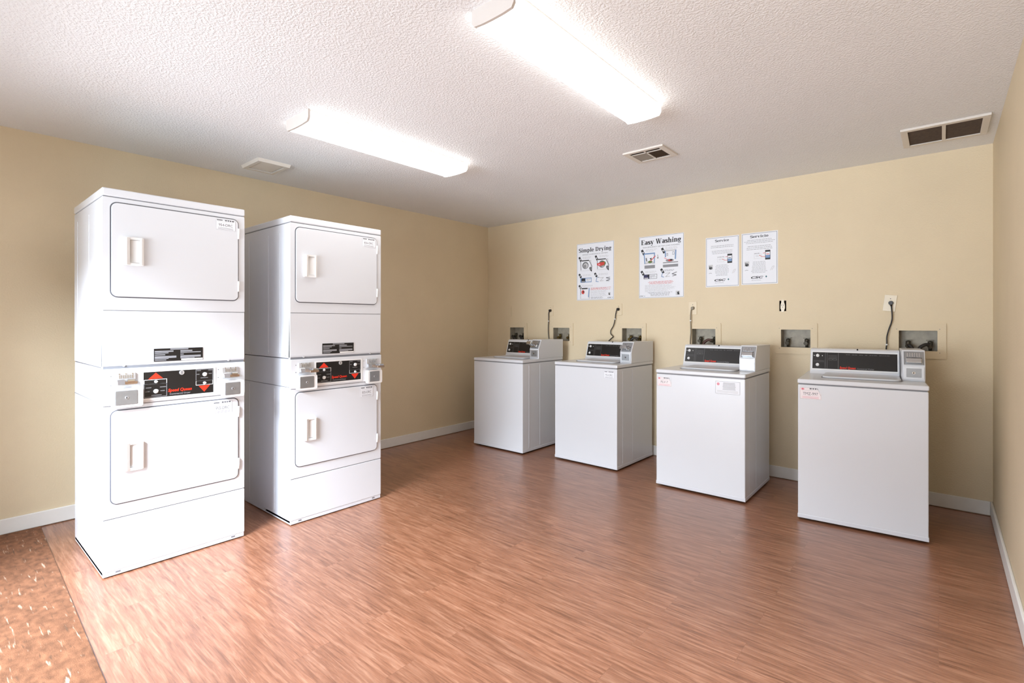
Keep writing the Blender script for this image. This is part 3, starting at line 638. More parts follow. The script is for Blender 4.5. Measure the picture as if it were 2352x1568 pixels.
# ------------------------------------------------------------------ wall outlets
def outlet(x, z, label, m='plate', rz=0.0, blank=False, cut=False):
    t = thing('wall_outlet', label, 'outlet', (x, 0, z), 0, 'wall outlets above the washers')
    t.rotation_euler = (0, rz, 0)
    b = MB(); b.rrect(-0.037, 0.037, -0.059, 0.059, 0.004, -0.006, 0, m, 3, 0.0018); b.build('cover_plate', t)
    if blank:
        for sz in (-0.03, 0.03):
            b = MB(); b.cyl((0, -0.0075, sz), (0, -0.006, sz), 0.003, m); b.build('screw', t)
    else:
        b = MB()
        b.rrect(-0.017, 0.017, -0.017, 0.017, 0.013, -0.0085, -0.006, m, 6)
        b.build('receptacle', t)
        b = MB(); b.cyl((0, -0.0075, 0.032), (0, -0.0058, 0.032), 0.0032, 'midink'); b.build('screw', t)
    return t
outlet(0.347, 1.402, 'painted over blank wall plate nearest the left back corner', 'wall', 0, True)
outlet(0.957, 1.401, 'outlet above the washer nearest the corner', 'wall')
outlet(1.800, 1.399, 'outlet above the second washer from the corner', 'wall')
outlet(2.549, 1.398, 'outlet with a grey plug above the third washer', 'plate')
outlet(3.984, 1.408, 'tilted ivory outlet above the rightmost washer', 'ivory', R(7))

t = thing('wall_outlet', 'bare receptacle without cover plate in a ragged dark wall hole', 'outlet', (3.2845, 0, 1.403), 0, 'wall outlets above the washers')
b = MB(); b.frame([(-0.0253, -0.0428), (0.0253, -0.0428), (0.0253, 0.0428), (-0.0253, 0.0428)], [(-0.023, -0.040), (0.023, -0.040), (0.023, 0.040), (-0.023, 0.040)], 0.003, 0.05, 'hole'); b.box(-0.025, 0.025, 0.05, 0.052, -0.0425, 0.0425, 'hole'); b.build('junction_box', t)
b = MB()
prof = [(-0.010, -0.05), (0.010, -0.05), (0.011, -0.034), (0.0165, -0.02), (0.0165, 0.0), (0.0150, 0.012), (0.010, 0.03), (0.010, 0.05), (-0.010, 0.05), (-0.010, 0.03), (-0.0150, 0.012), (-0.0165, 0.0), (-0.0165, -0.02), (-0.011, -0.034)]
b.extrude([(u, -0.004, z) for u, z in prof], (0, 0.012, 0), 'ivory', 0.001)
for u in (-0.006, 0.006): b.box(u - 0.0012, u + 0.0012, -0.0046, -0.0038, 0.0, 0.010, 'ink')
b.cyl((0, -0.0046, -0.010), (0, -0.0038, -0.010), 0.0028, 'ink'); b.build('receptacle', t)

# ------------------------------------------------------------------ power cords
def cord(pts, m, label, tie=None, plug_d=(0, -0.5)):
    x, z = pts[0]
    t = thing('power_cord', label, 'power cord', (0, 0, 0), 0, 'washer power cords')
    b = MB(); P = [(x, -0.022, z)] + [(px, -0.022, pz) for px, pz in pts[1:]]
    b.tube(P, 0.0045, m); b.build('cable', t)
    b = MB(); b.cyl((x, -0.0085, z), (x, -0.030, z), 0.0155, m, 0.0125); b.cyl((x, -0.020, z), (x + (P[1][0] - x) * 0.8, -0.022, z + (P[1][2] - z) * 0.8), 0.0095, m, 0.006); b.build('plug', t)
    if tie:
        b = MB(); b.cyl((tie[0], -0.022, tie[1] - 0.005), (tie[0], -0.022, tie[1] + 0.005), 0.0075, 'white'); b.build('cable_tag', t, 'small white cable marker')
    return t
cord([(0.960, 1.401), (0.948, 1.385), (0.944, 1.362), (0.943, 1.286), (0.938, 1.203), (0.942, 1.127), (0.951, 1.060), (0.955, 0.93)], 'cordblack', 'black power cord hanging behind the washer nearest the corner', (0.9425, 1.284))
cord([(1.800, 1.401), (1.786, 1.388), (1.775, 1.346), (1.770, 1.305), (1.751, 1.236), (1.722, 1.188), (1.722, 1.153), (1.747, 1.126), (1.720, 1.101), (1.684, 1.060), (1.66, 0.95)], 'cordblack', 'kinked black power cord behind the second washer from the corner', (1.770, 1.303))
cord([(2.552, 1.398), (2.542, 1.385), (2.537, 1.349), (2.536, 1.301), (2.537, 1.247), (2.538, 1.18), (2.534, 1.12), (2.534, 1.06), (2.56, 0.93)], 'cordgrey', 'thin grey power cord behind the third washer from the corner', (2.536, 1.285))
cord([(3.990, 1.409), (3.994, 1.379), (3.998, 1.312), (3.994, 1.270), (3.979, 1.218), (3.968, 1.166), (3.967, 1.114), (3.963, 1.060), (3.97, 0.93)], 'cordblack', 'black power cord dropping from the tilted ivory outlet', (3.967, 1.108))

# ------------------------------------------------------------------ recessed valve boxes, faucets, hoses
def valve_box(x0, x1, label, vx, vm):
    cx = (x0 + x1) / 2; w = (x1 - x0) / 2; zc = (OZ0 + OZ1) / 2; h = (OZ1 - OZ0) / 2
    t = thing('washer_valve_box', label, 'valve box', (cx, 0, zc), 0, 'recessed valve boxes in the back wall')
    b = MB(); b.frame(rr_loop(-w - 0.045, w + 0.045, -h - 0.050, h + 0.050, 0.008, 3), rr_loop(-w + 0.002, w - 0.002, -h + 0.002, h - 0.002, 0.003, 3), -0.008, 0.0, 'wall')
    for sx in (-1, 1):
        for sz in (-1, 1): b.cyl((sx * (w + 0.010), -0.009, sz * (h + 0.008)), (sx * (w + 0.010), -0.0075, sz * (h + 0.008)), 0.003, 'liner')
    b.build('frame', t)
    b = MB(); b.frame([(-w, -h), (w, -h), (w, h), (-w, h)], [(-w + 0.003, -h + 0.003), (w - 0.003, -h + 0.003), (w - 0.003, h - 0.003), (-w + 0.003, h - 0.003)], -0.001, 0.085, 'liner'); b.box(-w, w, 0.085, 0.088, -h, h, 'liner'); b.build('liner', t)
    for u in vx:
        u -= cx
        b = MB(); b.cyl((u, 0.055, -h + 0.003), (u, 0.055, -0.028), 0.010, vm); b.cyl((u, 0.055, -0.036), (u, 0.055, -0.004), 0.014, vm); b.cyl((u, 0.055, -0.030), (u, 0.022, -0.036), 0.011, vm); b.cyl((u, 0.024, -0.0355), (u, 0.012, -0.038), 0.0145, vm)
        b.cyl((u, 0.055, -0.004), (u, 0.055, 0.002), 0.006, vm)
        f = b.build('faucet', t)
        b = MB(); b.rrect(u - 0.023, u + 0.023, 0.0, 0.005, 0.002, 0.049, 0.061, 'darkmetal', 3); b.build('handle', f)
    return t
valve_box(*OPEN[0], 'recessed valve box nearest the corner with dark hoses', (0.405, 0.520), 'darkmetal')
valve_box(*OPEN[1], 'recessed valve box with open brass faucets and no hoses', (1.045, 1.170), 'brass')
valve_box(*OPEN[2], 'recessed valve box behind the second washer from the corner', (1.905, 2.005), 'brass')
valve_box(*OPEN[3], 'recessed valve box behind the third washer with a brown hose', (2.600, 2.722), 'darkmetal')
valve_box(*OPEN[4], 'fully visible unused valve box below the bare receptacle', (3.312, 3.445), 'darkmetal')
valve_box(*OPEN[5], 'valve box behind the rightmost washer near right wall', (4.085, 4.207), 'darkmetal')

def hose(pts, m, label, r=0.0115):
    t = thing('water_hose', label, 'hose', (0, 0, 0), 0, 'washer supply hoses')
    b = MB(); b.tube(pts, r, m); b.build('hose_tube', t)
    p0 = Vector(pts[0]); p1 = Vector(pts[1]); d = (p1 - p0).normalized()
    b = MB(); b.cyl(p0, p0 + d * 0.018, 0.0145, 'darkmetal', seg=10, smooth=False); b.build('coupling', t)
    return t
FZ = 1.102
hose([(0.405, 0.002, FZ), (0.408, -0.012, FZ + 0.006), (0.425, -0.022, FZ), (0.45, -0.03, 1.06), (0.47, -0.03, 0.90), (0.60, -0.04, 0.60)], 'hose', 'dark hose on the left faucet of the corner valve box')
hose([(0.520, -0.004, FZ), (0.523, -0.012, FZ + 0.010), (0.54, -0.022, FZ + 0.004), (0.56, -0.03, 1.06), (0.58, -0.03, 0.92), (0.68, -0.04, 0.62)], 'hose', 'dark hose on the right faucet of the corner valve box')
hose([(2.005, -0.004, FZ), (1.998, -0.011, FZ + 0.012), (1.97, -0.020, FZ + 0.012), (1.94, -0.0225, 1.08), (1.93, -0.0225, 1.00), (1.93, -0.0225, 0.70)], 'hose', 'black hose arching in the valve box behind the second washer')
hose([(2.722, -0.004, FZ), (2.715, -0.011, FZ + 0.008), (2.685, -0.018, FZ + 0.010), (2.650, -0.022, 1.075), (2.635, -0.024, 1.00), (2.64, -0.03, 0.70)], 'redhose', 'brown hose arching in the valve box behind the third washer')
hose([(4.085, 0.002, FZ), (4.088, -0.012, FZ + 0.004), (4.105, -0.022, FZ - 0.004), (4.115, -0.03, 1.06), (4.11, -0.035, 0.95), (4.10, -0.05, 0.65)], 'hose', 'black hose on the left faucet behind the rightmost washer')
hose([(4.207, -0.004, FZ), (4.203, -0.012, FZ + 0.010), (4.175, -0.024, FZ + 0.008), (4.145, -0.032, 1.07), (4.14, -0.035, 0.95), (4.13, -0.05, 0.65)], 'hose', 'black hose on the right faucet behind the rightmost washer')

# ------------------------------------------------------------------ stickers
def asset_tag(u0, u1, z0, z1, y, parent, code, name='asset_tag', paper='paper', pink=False, torn=False):
    """small printed sticker on a machine front (facing -y)"""
    w, h = u1 - u0, z1 - z0
    b = MB(); b.box(u0, u1, y - 0.0006, y, z0, z1, paper); yy = y - 0.0009
    b.outline(u0 + w * 0.01, u1 - w * 0.01, z0 + h * 0.02, z1 - h * 0.02, 0.0011, yy, 'greyink')
    if pink: b.fell(u0 + w * 0.14, z1 - h * 0.14, w * 0.08, h * 0.09, yy - 0.0001, 'pinkink'); b.fpoly([(u0 + w * 0.10, z1 - h * 0.16), (u0 + w * 0.18, z1 - h * 0.16), (u0 + w * 0.14, z1 - h * 0.07)], yy - 0.0002, 'redink')
    else: b.flat(u0 + w * 0.06, u0 + w * 0.34, z1 - h * 0.14, z1 - h * 0.06, yy, 'midink')
    b.flat(u0 + w * 0.46, u0 + w * 0.92, z1 - h * 0.15, z1 - h * 0.04, yy, 'midink')
    for i in range(3): b.flat(u0 + w * (0.56 + 0.11 * i), u0 + w * (0.59 + 0.11 * i), z1 - h * 0.15, z1 - h * 0.04, yy - 0.0001, 'paper')
    if code: b.text(code, (u0 + u1) / 2, z0 + h * 0.36, yy, 'midink', h * 0.24, w * (0.70 if len(code) > 5 else 0.5))
    for c in ((0.28, 0.20), (0.12, 0.86)):
        b.flat(u0 + w * 0.12, u0 + w * 0.88, z0 + h * (0.20 if c[0] > 0.2 else 0.10), z0 + h * (0.23 if c[0] > 0.2 else 0.13), yy, 'pinkink' if pink else 'greyink')
    b.flat(u0 + w * 0.1, u0 + w * 0.88, z0 + h * 0.74, z0 + h * 0.77, yy, 'paleink')
    if torn: b.fpoly([(u1 - w * 0.18, z1), (u1, z1), (u1, z1 - h * 0.55), (u1 - w * 0.10, z1 - h * 0.30)], yy - 0.0002, 'enamel'); b.stroke([(u1 - w * 0.17, z1 - h * 0.05), (u1 - w * 0.08, z1 - h * 0.4), (u1 - w * 0.03, z1 - h * 0.65)], 0.0012, yy - 0.0003, 'greyink')
    return b.build(name, parent, 'printed number sticker')

# ------------------------------------------------------------------ stacked dryers
def coin_slide(parent, u0, u1, z0, z1, yf, ext, tongue_m):
    """metal coin slide: mounting plate, slotted tray and push tongue"""
    w, h = u1 - u0, z1 - z0
    b = MB(); b.box(u0, u1, yf - 0.010, yf, z0, z1, 'steel', 0.002)
    for i in range(8): b.box(u0 + w * (0.17 + i * 0.09), u0 + w * (0.205 + i * 0.09), yf - 0.0125, yf - 0.010, z0 + h * 0.58, z0 + h * 0.84, 'chrome')
    for k_ in (0.18, 0.5, 0.82): b.cyl((u0 + w * k_, yf - 0.012, z1 - h * 0.07), (u0 + w * k_, yf - 0.010, z1 - h * 0.07), 0.0028, 'chrome')
    s = b.build('coin_slide', parent)
    b = MB()
    b.extrude([(u0 + w * 0.06, yf - 0.010, z0 + h * 0.50), (u0 + w * 0.06, yf - 0.020, z0 + h * 0.48), (u0 + w * 0.06, yf - 0.034, z0 + h * 0.10), (u0 + w * 0.06, yf - 0.010, z0 + h * 0.06)], (w * 0.36, 0, 0), 'chrome', 0.001)
    b.build('guard', s)
    b = MB(); b.box(u0 + w * 0.40, u1 + 0.006, yf - 0.016 - ext, yf - 0.010, z0 + h * 0.10, z0 + h * 0.32, tongue_m, 0.002)
    b.box(u0 + w * 0.55, u1 - w * 0.06, yf - 0.020 - ext, yf - 0.013 - ext * 0.4, z0 + h * 0.30, z0 + h * 0.50, 'chrome', 0.002); b.build('push_tongue', s)
    return s

def coin_box(parent, u0, u1, z0, z1, yf):
    d = 0.034
    b = MB(); b.frame(rr_loop(u0 - 0.010, u1 + 0.022, z0 - 0.012, z1 + 0.008, 0.010, 4), rr_loop(u0, u1, z0, z1, 0.005, 4), yf - d, yf, 'plastic')
    h = b.build('coin_box', parent)
    b = MB(); b.rrect(u0 + 0.0005, u1 - 0.0005, z0 + 0.0005, z1 - 0.0005, 0.005, yf - d - 0.002, yf - 0.002, 'drawer', 4, 0.0015)
    cu, cz = (u0 + u1) / 2, (z0 + z1) / 2
    b.cyl((cu, yf - d - 0.004, cz), (cu, yf - d - 0.002, cz), 0.007, 'steel'); b.box(cu - 0.002, cu + 0.002, yf - d - 0.0046, yf - d - 0.003, cz - 0.005, cz + 0.005, 'ink')
    b.build('coin_drawer', h, 'steel coin drawer front with keyhole'); return h

def knob(mb, u, z, y, r, m='chrome', ang=0.0):
    mb.cyl((u, y, z), (u, y - 0.004, z), r, m); mb.cyl((u, y - 0.004, z), (u, y - 0.009, z), r * 0.8, m, r * 0.6)
    c, s = math.cos(ang) * r * 0.95, math.sin(ang) * r * 0.95
    mb.stroke([(u - c, z - s), (u + c, z + s)], r * 0.35, y - 0.0095, m)

def dryer_door(t, z0, z1, tags, code, dark):
    b = MB()                                         # dark plate, its colour stands in for the shadow gap around the door
    b.rrect(-0.303, 0.300, z0 - 0.0055, z1 + 0.0055, 0.0325, -0.0018, 0.002, 'gap', 6); gap = b
    b.build('door_gap_shade', t)
    b = MB(); b.rrect(-0.2975, 0.2945, z0, z1, 0.027, -0.009, 0.0, 'enamel', 6, 0.002)
    d = b.build('door', t)
    hz0, hz1 = (z0 + z1) / 2 - 0.072, (z0 + z1) / 2 + 0.064
    b = MB()                                         # bowed finger-pull with a deep pocket
    b.frame(rr_loop(-0.254, -0.166, hz0 - 0.004, hz1 + 0.004, 0.008, 4), rr_loop(-0.226, -0.180, hz0 + 0.010, hz1 - 0.008, 0.007, 4), -0.022, -0.009, 'plastic')
    prof = [(-0.254, -0.009), (-0.252, -0.024), (-0.240, -0.031), (-0.226, -0.024), (-0.226, -0.009)]
    b.extrude([(u, y, hz0) for u, y in prof], (0, 0, hz1 - hz0), 'plastic', 0.001)
    prof = [(-0.180, -0.009), (-0.178, -0.028), (-0.169, -0.025), (-0.166, -0.009)]
    b.extrude([(u, y, hz0) for u, y in prof], (0, 0, hz1 - hz0), 'plastic', 0.001)
    b.extrude([(-0.226, -0.0095, hz0 + 0.012), (-0.180, -0.0095, hz0 + 0.012), (-0.180, -0.019, hz0 + 0.012)], (0, 0, hz1 - hz0 - 0.022), 'plastic')
    b.build('handle', d)
    for hz in (z0 + 0.050, z1 - 0.11):
        b = MB(); b.box(0.291, 0.303, -0.010, 0.0, hz, hz + 0.062, 'plastic', 0.002); b.cyl((0.297, -0.011, hz + 0.004), (0.297, -0.011, hz + 0.058), 0.004, 'plastic', seg=10); b.build('hinge', d)
    return d

def stacked_dryer(loc, label, codes, ext, tongue):
    w, H, D = 0.3345, 1.936, 0.690
    t = thing('stacked_dryer', label, 'dryer', loc, R(90), 'stacked coin dryers along the left wall')
    b = MB(); b.box(-w + 0.004, w - 0.004, 0.004, D, 0.012, 1.040, 'enamel_side', 0.004)       # lower cabinet
    for y in (0.14, 0.22, 0.60): b.box(-w + 0.0025, -w + 0.005, y, y + 0.006, 0.05, 0.84, 'enamel', 0.001); b.box(w - 0.005, w - 0.0025, y, y + 0.006, 0.05, 0.84, 'enamel', 0.001)
    for s in (-1, 1): b.box(s * (w - 0.0035) - 0.001, s * (w - 0.0035) + 0.001, 0.006, D - 0.004, 0.8605, 0.8635, 'seam')
    b.build('lower_cabinet', t)
    b = MB(); b.box(-w + 0.002, w - 0.002, 0.004, D, 1.044, 1.892, 'enamel_side', 0.004)
    for y in (0.14, 0.30, 0.60): b.box(-w + 0.0005, -w + 0.003, y, y + 0.006, 1.07, 1.84, 'enamel', 0.001)
    for y in (0.06, 0.30, 0.56): b.cyl((-w + 0.003, y, 1.058), (-w + 0.0, y, 1.058), 0.005, 'steel', seg=8)
    b.build('upper_cabinet', t)
    for q0, q1, mm in ((1.034, 1.050, 'gap'), (1.886, 1.900, 'seam')):
        b = MB(); b.box(-w + 0.006, w - 0.006, 0.008, D - 0.004, q0, q1, mm); b.build('joint_strip', t)
    b = MB(); b.box(-w, w, -0.004, D, 1.896, H, 'enamel', 0.007, 3); b.build('top_panel', t)
    # front sheets
    b = MB(); b.rrect(-w + 0.001, w - 0.001, 1.329, 1.892, 0.004, -0.001, 0.01, 'enamel', 3, 0.002); b.build('upper_front', t)
    b = MB(); b.extrude([(-w + 0.002, 0.0, 1.326), (-w + 0.002, 0.010, 1.326), (-w + 0.002, 0.022, 1.040), (-w + 0.002, 0.006, 1.040), (-w + 0.002, 0.0, 1.060)], (2 * w - 0.004, 0, 0), 'enamel', 0.0015)
    ap = b.build('access_panel', t)
    for u in (-0.245, 0.245):
        b = MB(); b.cyl((u, 0.006, 1.049), (u, 0.000, 1.051), 0.006, 'steel', seg=12); b.build('screw', ap)
    b = MB(); b.box(-0.119, 0.111, -0.0022, -0.0002, 1.062, 1.130, 'black'); yy = -0.0026       # instruction plate
    b.flat(-0.045, 0.040, 1.122, 1.128, yy, 'greyink')
    for sx, x0, x1 in ((0, -0.115, -0.012), (1, 0.002, 0.106)):
        for i, (k0, hh) in enumerate(((0.82, 0.007), (0.60, 0.005), (0.45, 0.005), (0.95, 0.011), (0.60, 0.006), (0.5, 0.004))):
            zz = 1.118 - i * 0.0095
            if sx and i >= 5: continue
            kk = k0 if not sx else (0.55, 0.95, 0.15, 0.95, 0.65)[i]
            b.flat(x0, x0 + (x1 - x0) * kk, zz - hh, zz, yy, 'greyink')
    b.flat(0.006, 0.110, 1.063, 1.072, yy - 0.0002, 'white'); b.build('instruction_plate', t)
    # control console
    b = MB(); b.rrect(-w + 0.002, w - 0.002, 0.853, 1.036, 0.004, -0.007, 0.012, 'enamel', 3, 0.003); b.frame(rr_loop(-0.176, 0.174, 0.864, 1.017, 0.005, 3), rr_loop(-0.166, 0.163, 0.874, 1.010, 0.003, 3), -0.0095, -0.006, 'plastic')
    for u in (-0.300, 0.188):
        for z in (0.955, 1.000): b.cyl((u, -0.0085, z), (u, -0.007, z), 0.0025, 'midink', seg=8)
    con = b.build('control_console', t)
    Y = -0.0085
    b = MB(); b.box(-0.1655, 0.1625, Y, -0.004, 0.8745, 1.0095, 'black'); y1 = Y - 0.0004
    b.fpoly([(-0.146, 0.972), (-0.080, 0.974), (-0.112, 1.005)], y1, 'red'); b.fpoly([(0.088, 0.916), (0.146, 0.918), (0.116, 0.882)], y1, 'red')
    b.outline(-0.164, -0.062, 0.945, 0.970, 0.0022, y1, 'white'); b.outline(-0.164, -0.062, 0.878, 0.947, 0.0022, y1, 'greyink')
    b.outline(0.074, 0.160, 0.920, 0.945, 0.0022, y1, 'white'); b.outline(0.074, 0.160, 0.943, 1.008, 0.0022, y1, 'greyink')
    for cu, cz in ((-0.112, 0.908), (0.118, 0.981)):
        for du, dz, l in ((-0.044, 0.020, 0.024), (0.018, 0.020, 0.028), (-0.046, 0.000, 0.018), (0.020, 0.0, 0.020), (-0.020, -0.021, 0.046)):
            if abs(du) > 0.04 and cu > 0: du += 0.006
            b.flat(cu + du, cu + du + l * (0.8 if cu > 0 else 1), cz + dz - 0.002, cz + dz + 0.002, y1, 'panelgrey')
    b.text('Speed Queen', -0.001, 0.8985, y1, 'red', 0.0155, 0.112, shear=0.18, bold=0.03)
    b.text('Commercial Dryer', -0.001, 0.882, y1, 'greyink', 0.0085, 0.098, bold=0.01)
    pn = b.build('control_panel', con)
    b = MB(); b.cyl((0.006, y1, 0.997), (0.006, y1 - 0.004, 0.997), 0.012, 'steel'); b.box(0.004, 0.008, y1 - 0.0045, y1 - 0.003, 0.990, 1.004, 'midink'); b.build('key_lock', con, 'round steel key lock')
    for cu, cz, r, a in ((-0.112, 0.908, 0.011, 0.6), (-0.112, 0.958, 0.0075, 0), (0.118, 0.979, 0.011, 0.6), (0.117, 0.931, 0.0075, 0)):
        b = MB(); knob(b, cu, cz, y1, r, 'plastic', a); b.build('knob', con)
    for u0, u1, s0, s1, zz in ((-0.284, -0.200, -0.290, -0.197, 0.0), (0.206, 0.290, 0.212, 0.294, -0.003)):
        coin_slide(t, u0, u1, 0.950 + zz, 1.014 + zz, -0.007, ext, tongue)
        coin_box(t, s0, s1, 0.856 + zz, 0.928 + zz, -0.007)
    # lower front, doors, kick panel
    b = MB(); b.rrect(-w + 0.002, w - 0.002, 0.290, 0.850, 0.004, -0.001, 0.01, 'enamel', 3, 0.002); b.build('lower_front', t)
    b = MB(); b.rrect(-w + 0.002, w - 0.002, 0.030, 0.286, 0.004, -0.001, 0.01, 'enamel', 3, 0.002); b.build('kick_panel', t)
    b = MB(); b.box(-w + 0.006, w - 0.006, 0.003, 0.012, 0.018, 1.90, 'seam'); b.build('seam_backing', t)
    b = MB(); b.box(-w + 0.004, w - 0.004, 0.001, D - 0.01, 0.006, 0.030, 'enamel_side', 0.002)
    for u in (-0.27, 0.27): b.box(u - 0.010, u + 0.010, 0.0, 0.002, 0.016, 0.024, 'seam')
    b.build('base_rail', t)
    for sx in (-1, 1):
        for y in (0.05, D - 0.06):
            b = MB(); b.cyl((sx * 0.28, y, 0.0), (sx * 0.28, y, 0.014), 0.018, 'ink'); b.build('foot', t)
    d1 = dryer_door(t, 1.398, 1.866, None, codes[0], False); d2 = dryer_door(t, 0.361, 0.825, None, codes[1], False)
    asset_tag(0.174, 0.280, 1.797, 1.859, -0.009, d1, codes[0]); asset_tag(0.158, 0.262, 0.746, 0.818, -0.009, d2, codes[1])
    return t
stacked_dryer((1.123, -3.639, 0), 'white stacked coin dryer nearest the camera, beside the orange brown rug', ('954-DRC', '955-DRC'), 0.004, 'bronze')
stacked_dryer((1.185, -2.728, 0), 'white stacked coin dryer nearer the corner with its coin tongues pulled out', ('836-DRC', '835-DRC'), 0.075, 'bronze')

# ------------------------------------------------------------------ top load washers
def washer(loc, rz, label, stickers, tongue):
    w, D, ZT = 0.3295, 0.675, 0.905
    t = thing('coin_washer', label, 'washer', loc, rz, 'coin washers along the back wall')
    b = MB(); b.box(-w + 0.003, w - 0.003, 0.003, D - 0.01, 0.014, 0.8695, 'enamel', 0.005, 3)
    for s in (-1, 1):
        for y in (0.10, 0.275): b.box(s * (w - 0.0025) - 0.002, s * (w - 0.0025) + 0.001, y, y + 0.006, 0.05, 0.85, 'enamel_side', 0.001)
        for y in (0.06, 0.40): b.cyl((s * (w - 0.004), y, 0.030), (s * (w - 0.002), y, 0.030), 0.005, 'midink', seg=8)
    for u in (-0.262, 0.262): b.box(u - 0.008, u + 0.008, 0.0022, 0.004, 0.024, 0.034, 'grille')
    b.build('cabinet', t)
    b = MB(); b.box(-w + 0.001, w - 0.001, 0.001, D - 0.008, 0.014, 0.040, 'enamel_side', 0.003); b.build('base_band', t)
    for sx in (-1, 1):
        for y in (0.05, D - 0.06):
            b = MB(); b.cyl((sx * 0.27, y, 0.0), (sx * 0.27, y, 0.016), 0.018, 'ink'); b.build('foot', t)
    b = MB(); b.box(-w + 0.008, w - 0.008, 0.008, D - 0.012, 0.868, 0.882, 'seam'); b.build('deck_seam', t)
    b = MB(); b.box(-w, w, 0, D, 0.877, ZT, 'enamel', 0.007, 3)
    b.build('top_deck', t)
    b = MB()                                           # lid with rounded front corners in a shallow surround
    b.extrude([(u, 0.325 + v, ZT - 0.001) for u, v in rr_loop(-0.212, 0.216, -0.175, 0.160, 0.045, 6)], (0, 0, 0.003), 'seam')
    b.extrude([(u, 0.325 + v, ZT + 0.001) for u, v in rr_loop(-0.205, 0.209, -0.168, 0.155, 0.040, 6)], (0, 0, 0.011), 'enamel', 0.003)
    b.build('lid', t)
    # sloped control console
    y0, y1 = 0.475, 0.520
    b = MB()
    prof = [(y0 - 0.012, ZT), (y0, ZT + 0.014), (y1, 1.070), (y1 + 0.012, 1.080), (D - 0.004, 1.080), (D - 0.004, ZT)]
    b.extrude([(-0.300, y, z) for y, z in prof], (0.512, 0, 0), 'enamel', 0.003); con = b.build('control_console', t)
    def sl(u, z, off):                                  # point on the sloped face, lifted by off
        f = (z - (ZT + 0.014)) / (1.070 - ZT - 0.014); d = Vector((0, -(1.070 - ZT - 0.014), y1 - y0)).normalized()
        return Vector((u, y0 + (y1 - y0) * f, z)) + d * off
    def slope(b, off):                                  # maps flat (u, y, z) onto the slope, y below -1 counts as layers
        for v in b.bm.verts: v.co = sl(v.co.x, v.co.z, off - v.co.y)
    b = MB(); b.box(-0.292, 0.206, -0.0022, 0.0008, 0.931, 1.062, 'plastic', 0.0008); b.box(-0.286, 0.200, -0.0034, -0.001, 0.940, 1.054, 'black')
    yy = -0.0038
    b.stroke([(-0.208, 0.942), (-0.208, 1.052)], 0.0014, yy, 'panelgrey'); b.stroke([(-0.197, 0.942), (-0.197, 1.052)], 0.0012, yy, 'panelgrey'); b.stroke([(-0.130, 0.942), (-0.130, 1.052)], 0.0016, yy, 'panelgrey')
    for i in range(3): b.flat(-0.190, -0.138, 1.030 - i * 0.010, 1.0315 - i * 0.010, yy, 'panelgrey')
    b.outline(-0.188, -0.166, 1.000, 1.012, 0.001, yy, 'panelgrey'); b.outline(-0.161, -0.140, 1.000, 1.012, 0.001, yy, 'panelgrey')
    for i in range(2): b.flat(-0.280, -0.215, 0.995 - i * 0.008, 0.996 - i * 0.008, yy, 'panelgrey')
    x = -0.085
    random.seed(3)
    while x < 0.15:
        l = random.uniform(0.006, 0.018); b.flat(x, x + l, 1.0405, 1.0425, yy, 'panelgrey'); x += l + random.choice((0.003, 0.012))
    b.text('Speed Queen', -0.122, 0.9445, yy, 'red', 0.0145, 0.094, 'L', 0.18, 0.035)
    b.text('Commercial Washer', -0.020, 0.9445, yy, 'greyink', 0.009, 0.095, 'L')
    slope(b, 0.0); b.build('control_panel', con)
    for z in (1.030, 0.966):
        b = MB(); knob(b, -0.255, z, -0.0038, 0.0105, 'plastic', 0.4 if z < 1 else 1.57); slope(b, 0.0); b.build('knob', con)
    b = MB()
    for u in (-0.276, -0.226): b.cyl((u, -0.0038, 1.030), (u, -0.0055, 1.030), 0.003, 'plastic', seg=8)
    slope(b, 0.0); b.build('indicator', con)
    b = MB(); b.cyl((-0.02, y1 + 0.003, 1.0755), (-0.02, y1 + 0.012, 1.0808), 0.0045, 'ink', seg=10); b.build('lock_hole', con)
    # coin meter housing on the right
    u0, u1, c0, c1 = 0.216, 0.3285, 0.252, 0.297
    b = MB(); prof = [(c0, ZT), (c0, ZT + 0.095), (c1, 1.092), (c1 + 0.004, 1.096), (D + 0.002, 1.092), (D + 0.002, ZT)]
    b.extrude([(u0, y, z) for y, z in prof], (u1 - u0, 0, 0), 'enamel', 0.003); h = b.build('coin_meter', t)
    b = MB()                                            # lower steel coin box
    b.frame(rr_loop(u0 + 0.008, u1 - 0.006, ZT + 0.012, ZT + 0.090, 0.003, 3), rr_loop(u0 + 0.020, u1 - 0.018, ZT + 0.024, ZT + 0.080, 0.003, 3), c0 - 0.006, c0 + 0.002, 'steel')
    b.rrect(u0 + 0.020, u1 - 0.018, ZT + 0.024, ZT + 0.080, 0.003, c0 - 0.003, c0 + 0.002, 'drawer', 3); cu = (u0 + u1) / 2
    b.cyl((cu, c0 - 0.006, ZT + 0.052), (cu, c0 - 0.003, ZT + 0.052), 0.008, 'chrome'); b.box(cu - 0.002, cu + 0.002, c0 - 0.0068, c0 - 0.005, ZT + 0.047, ZT + 0.057, 'ink'); b.build('coin_drawer', h)
    def cs(b):                                          # map onto the slope of the upper face
        za, zb = ZT + 0.095, 1.092; d = Vector((0, -(zb - za), c1 - c0)).normalized()
        for v in b.bm.verts:
            f = (v.co.z - za) / (zb - za); v.co = Vector((v.co.x, c0 + (c1 - c0) * f, v.co.z)) + d * (-v.co.y)
    za = ZT + 0.095
    b = MB(); b.box(u0 + 0.008, u1 - 0.006, -0.004, 0.0, za + 0.006, za + 0.086, 'drawer', 0.0015)
    for i in range(6): b.box(u0 + 0.024 + i * 0.0115, u0 + 0.030 + i * 0.0115, -0.007, -0.004, za + 0.052, za + 0.076, 'chrome')
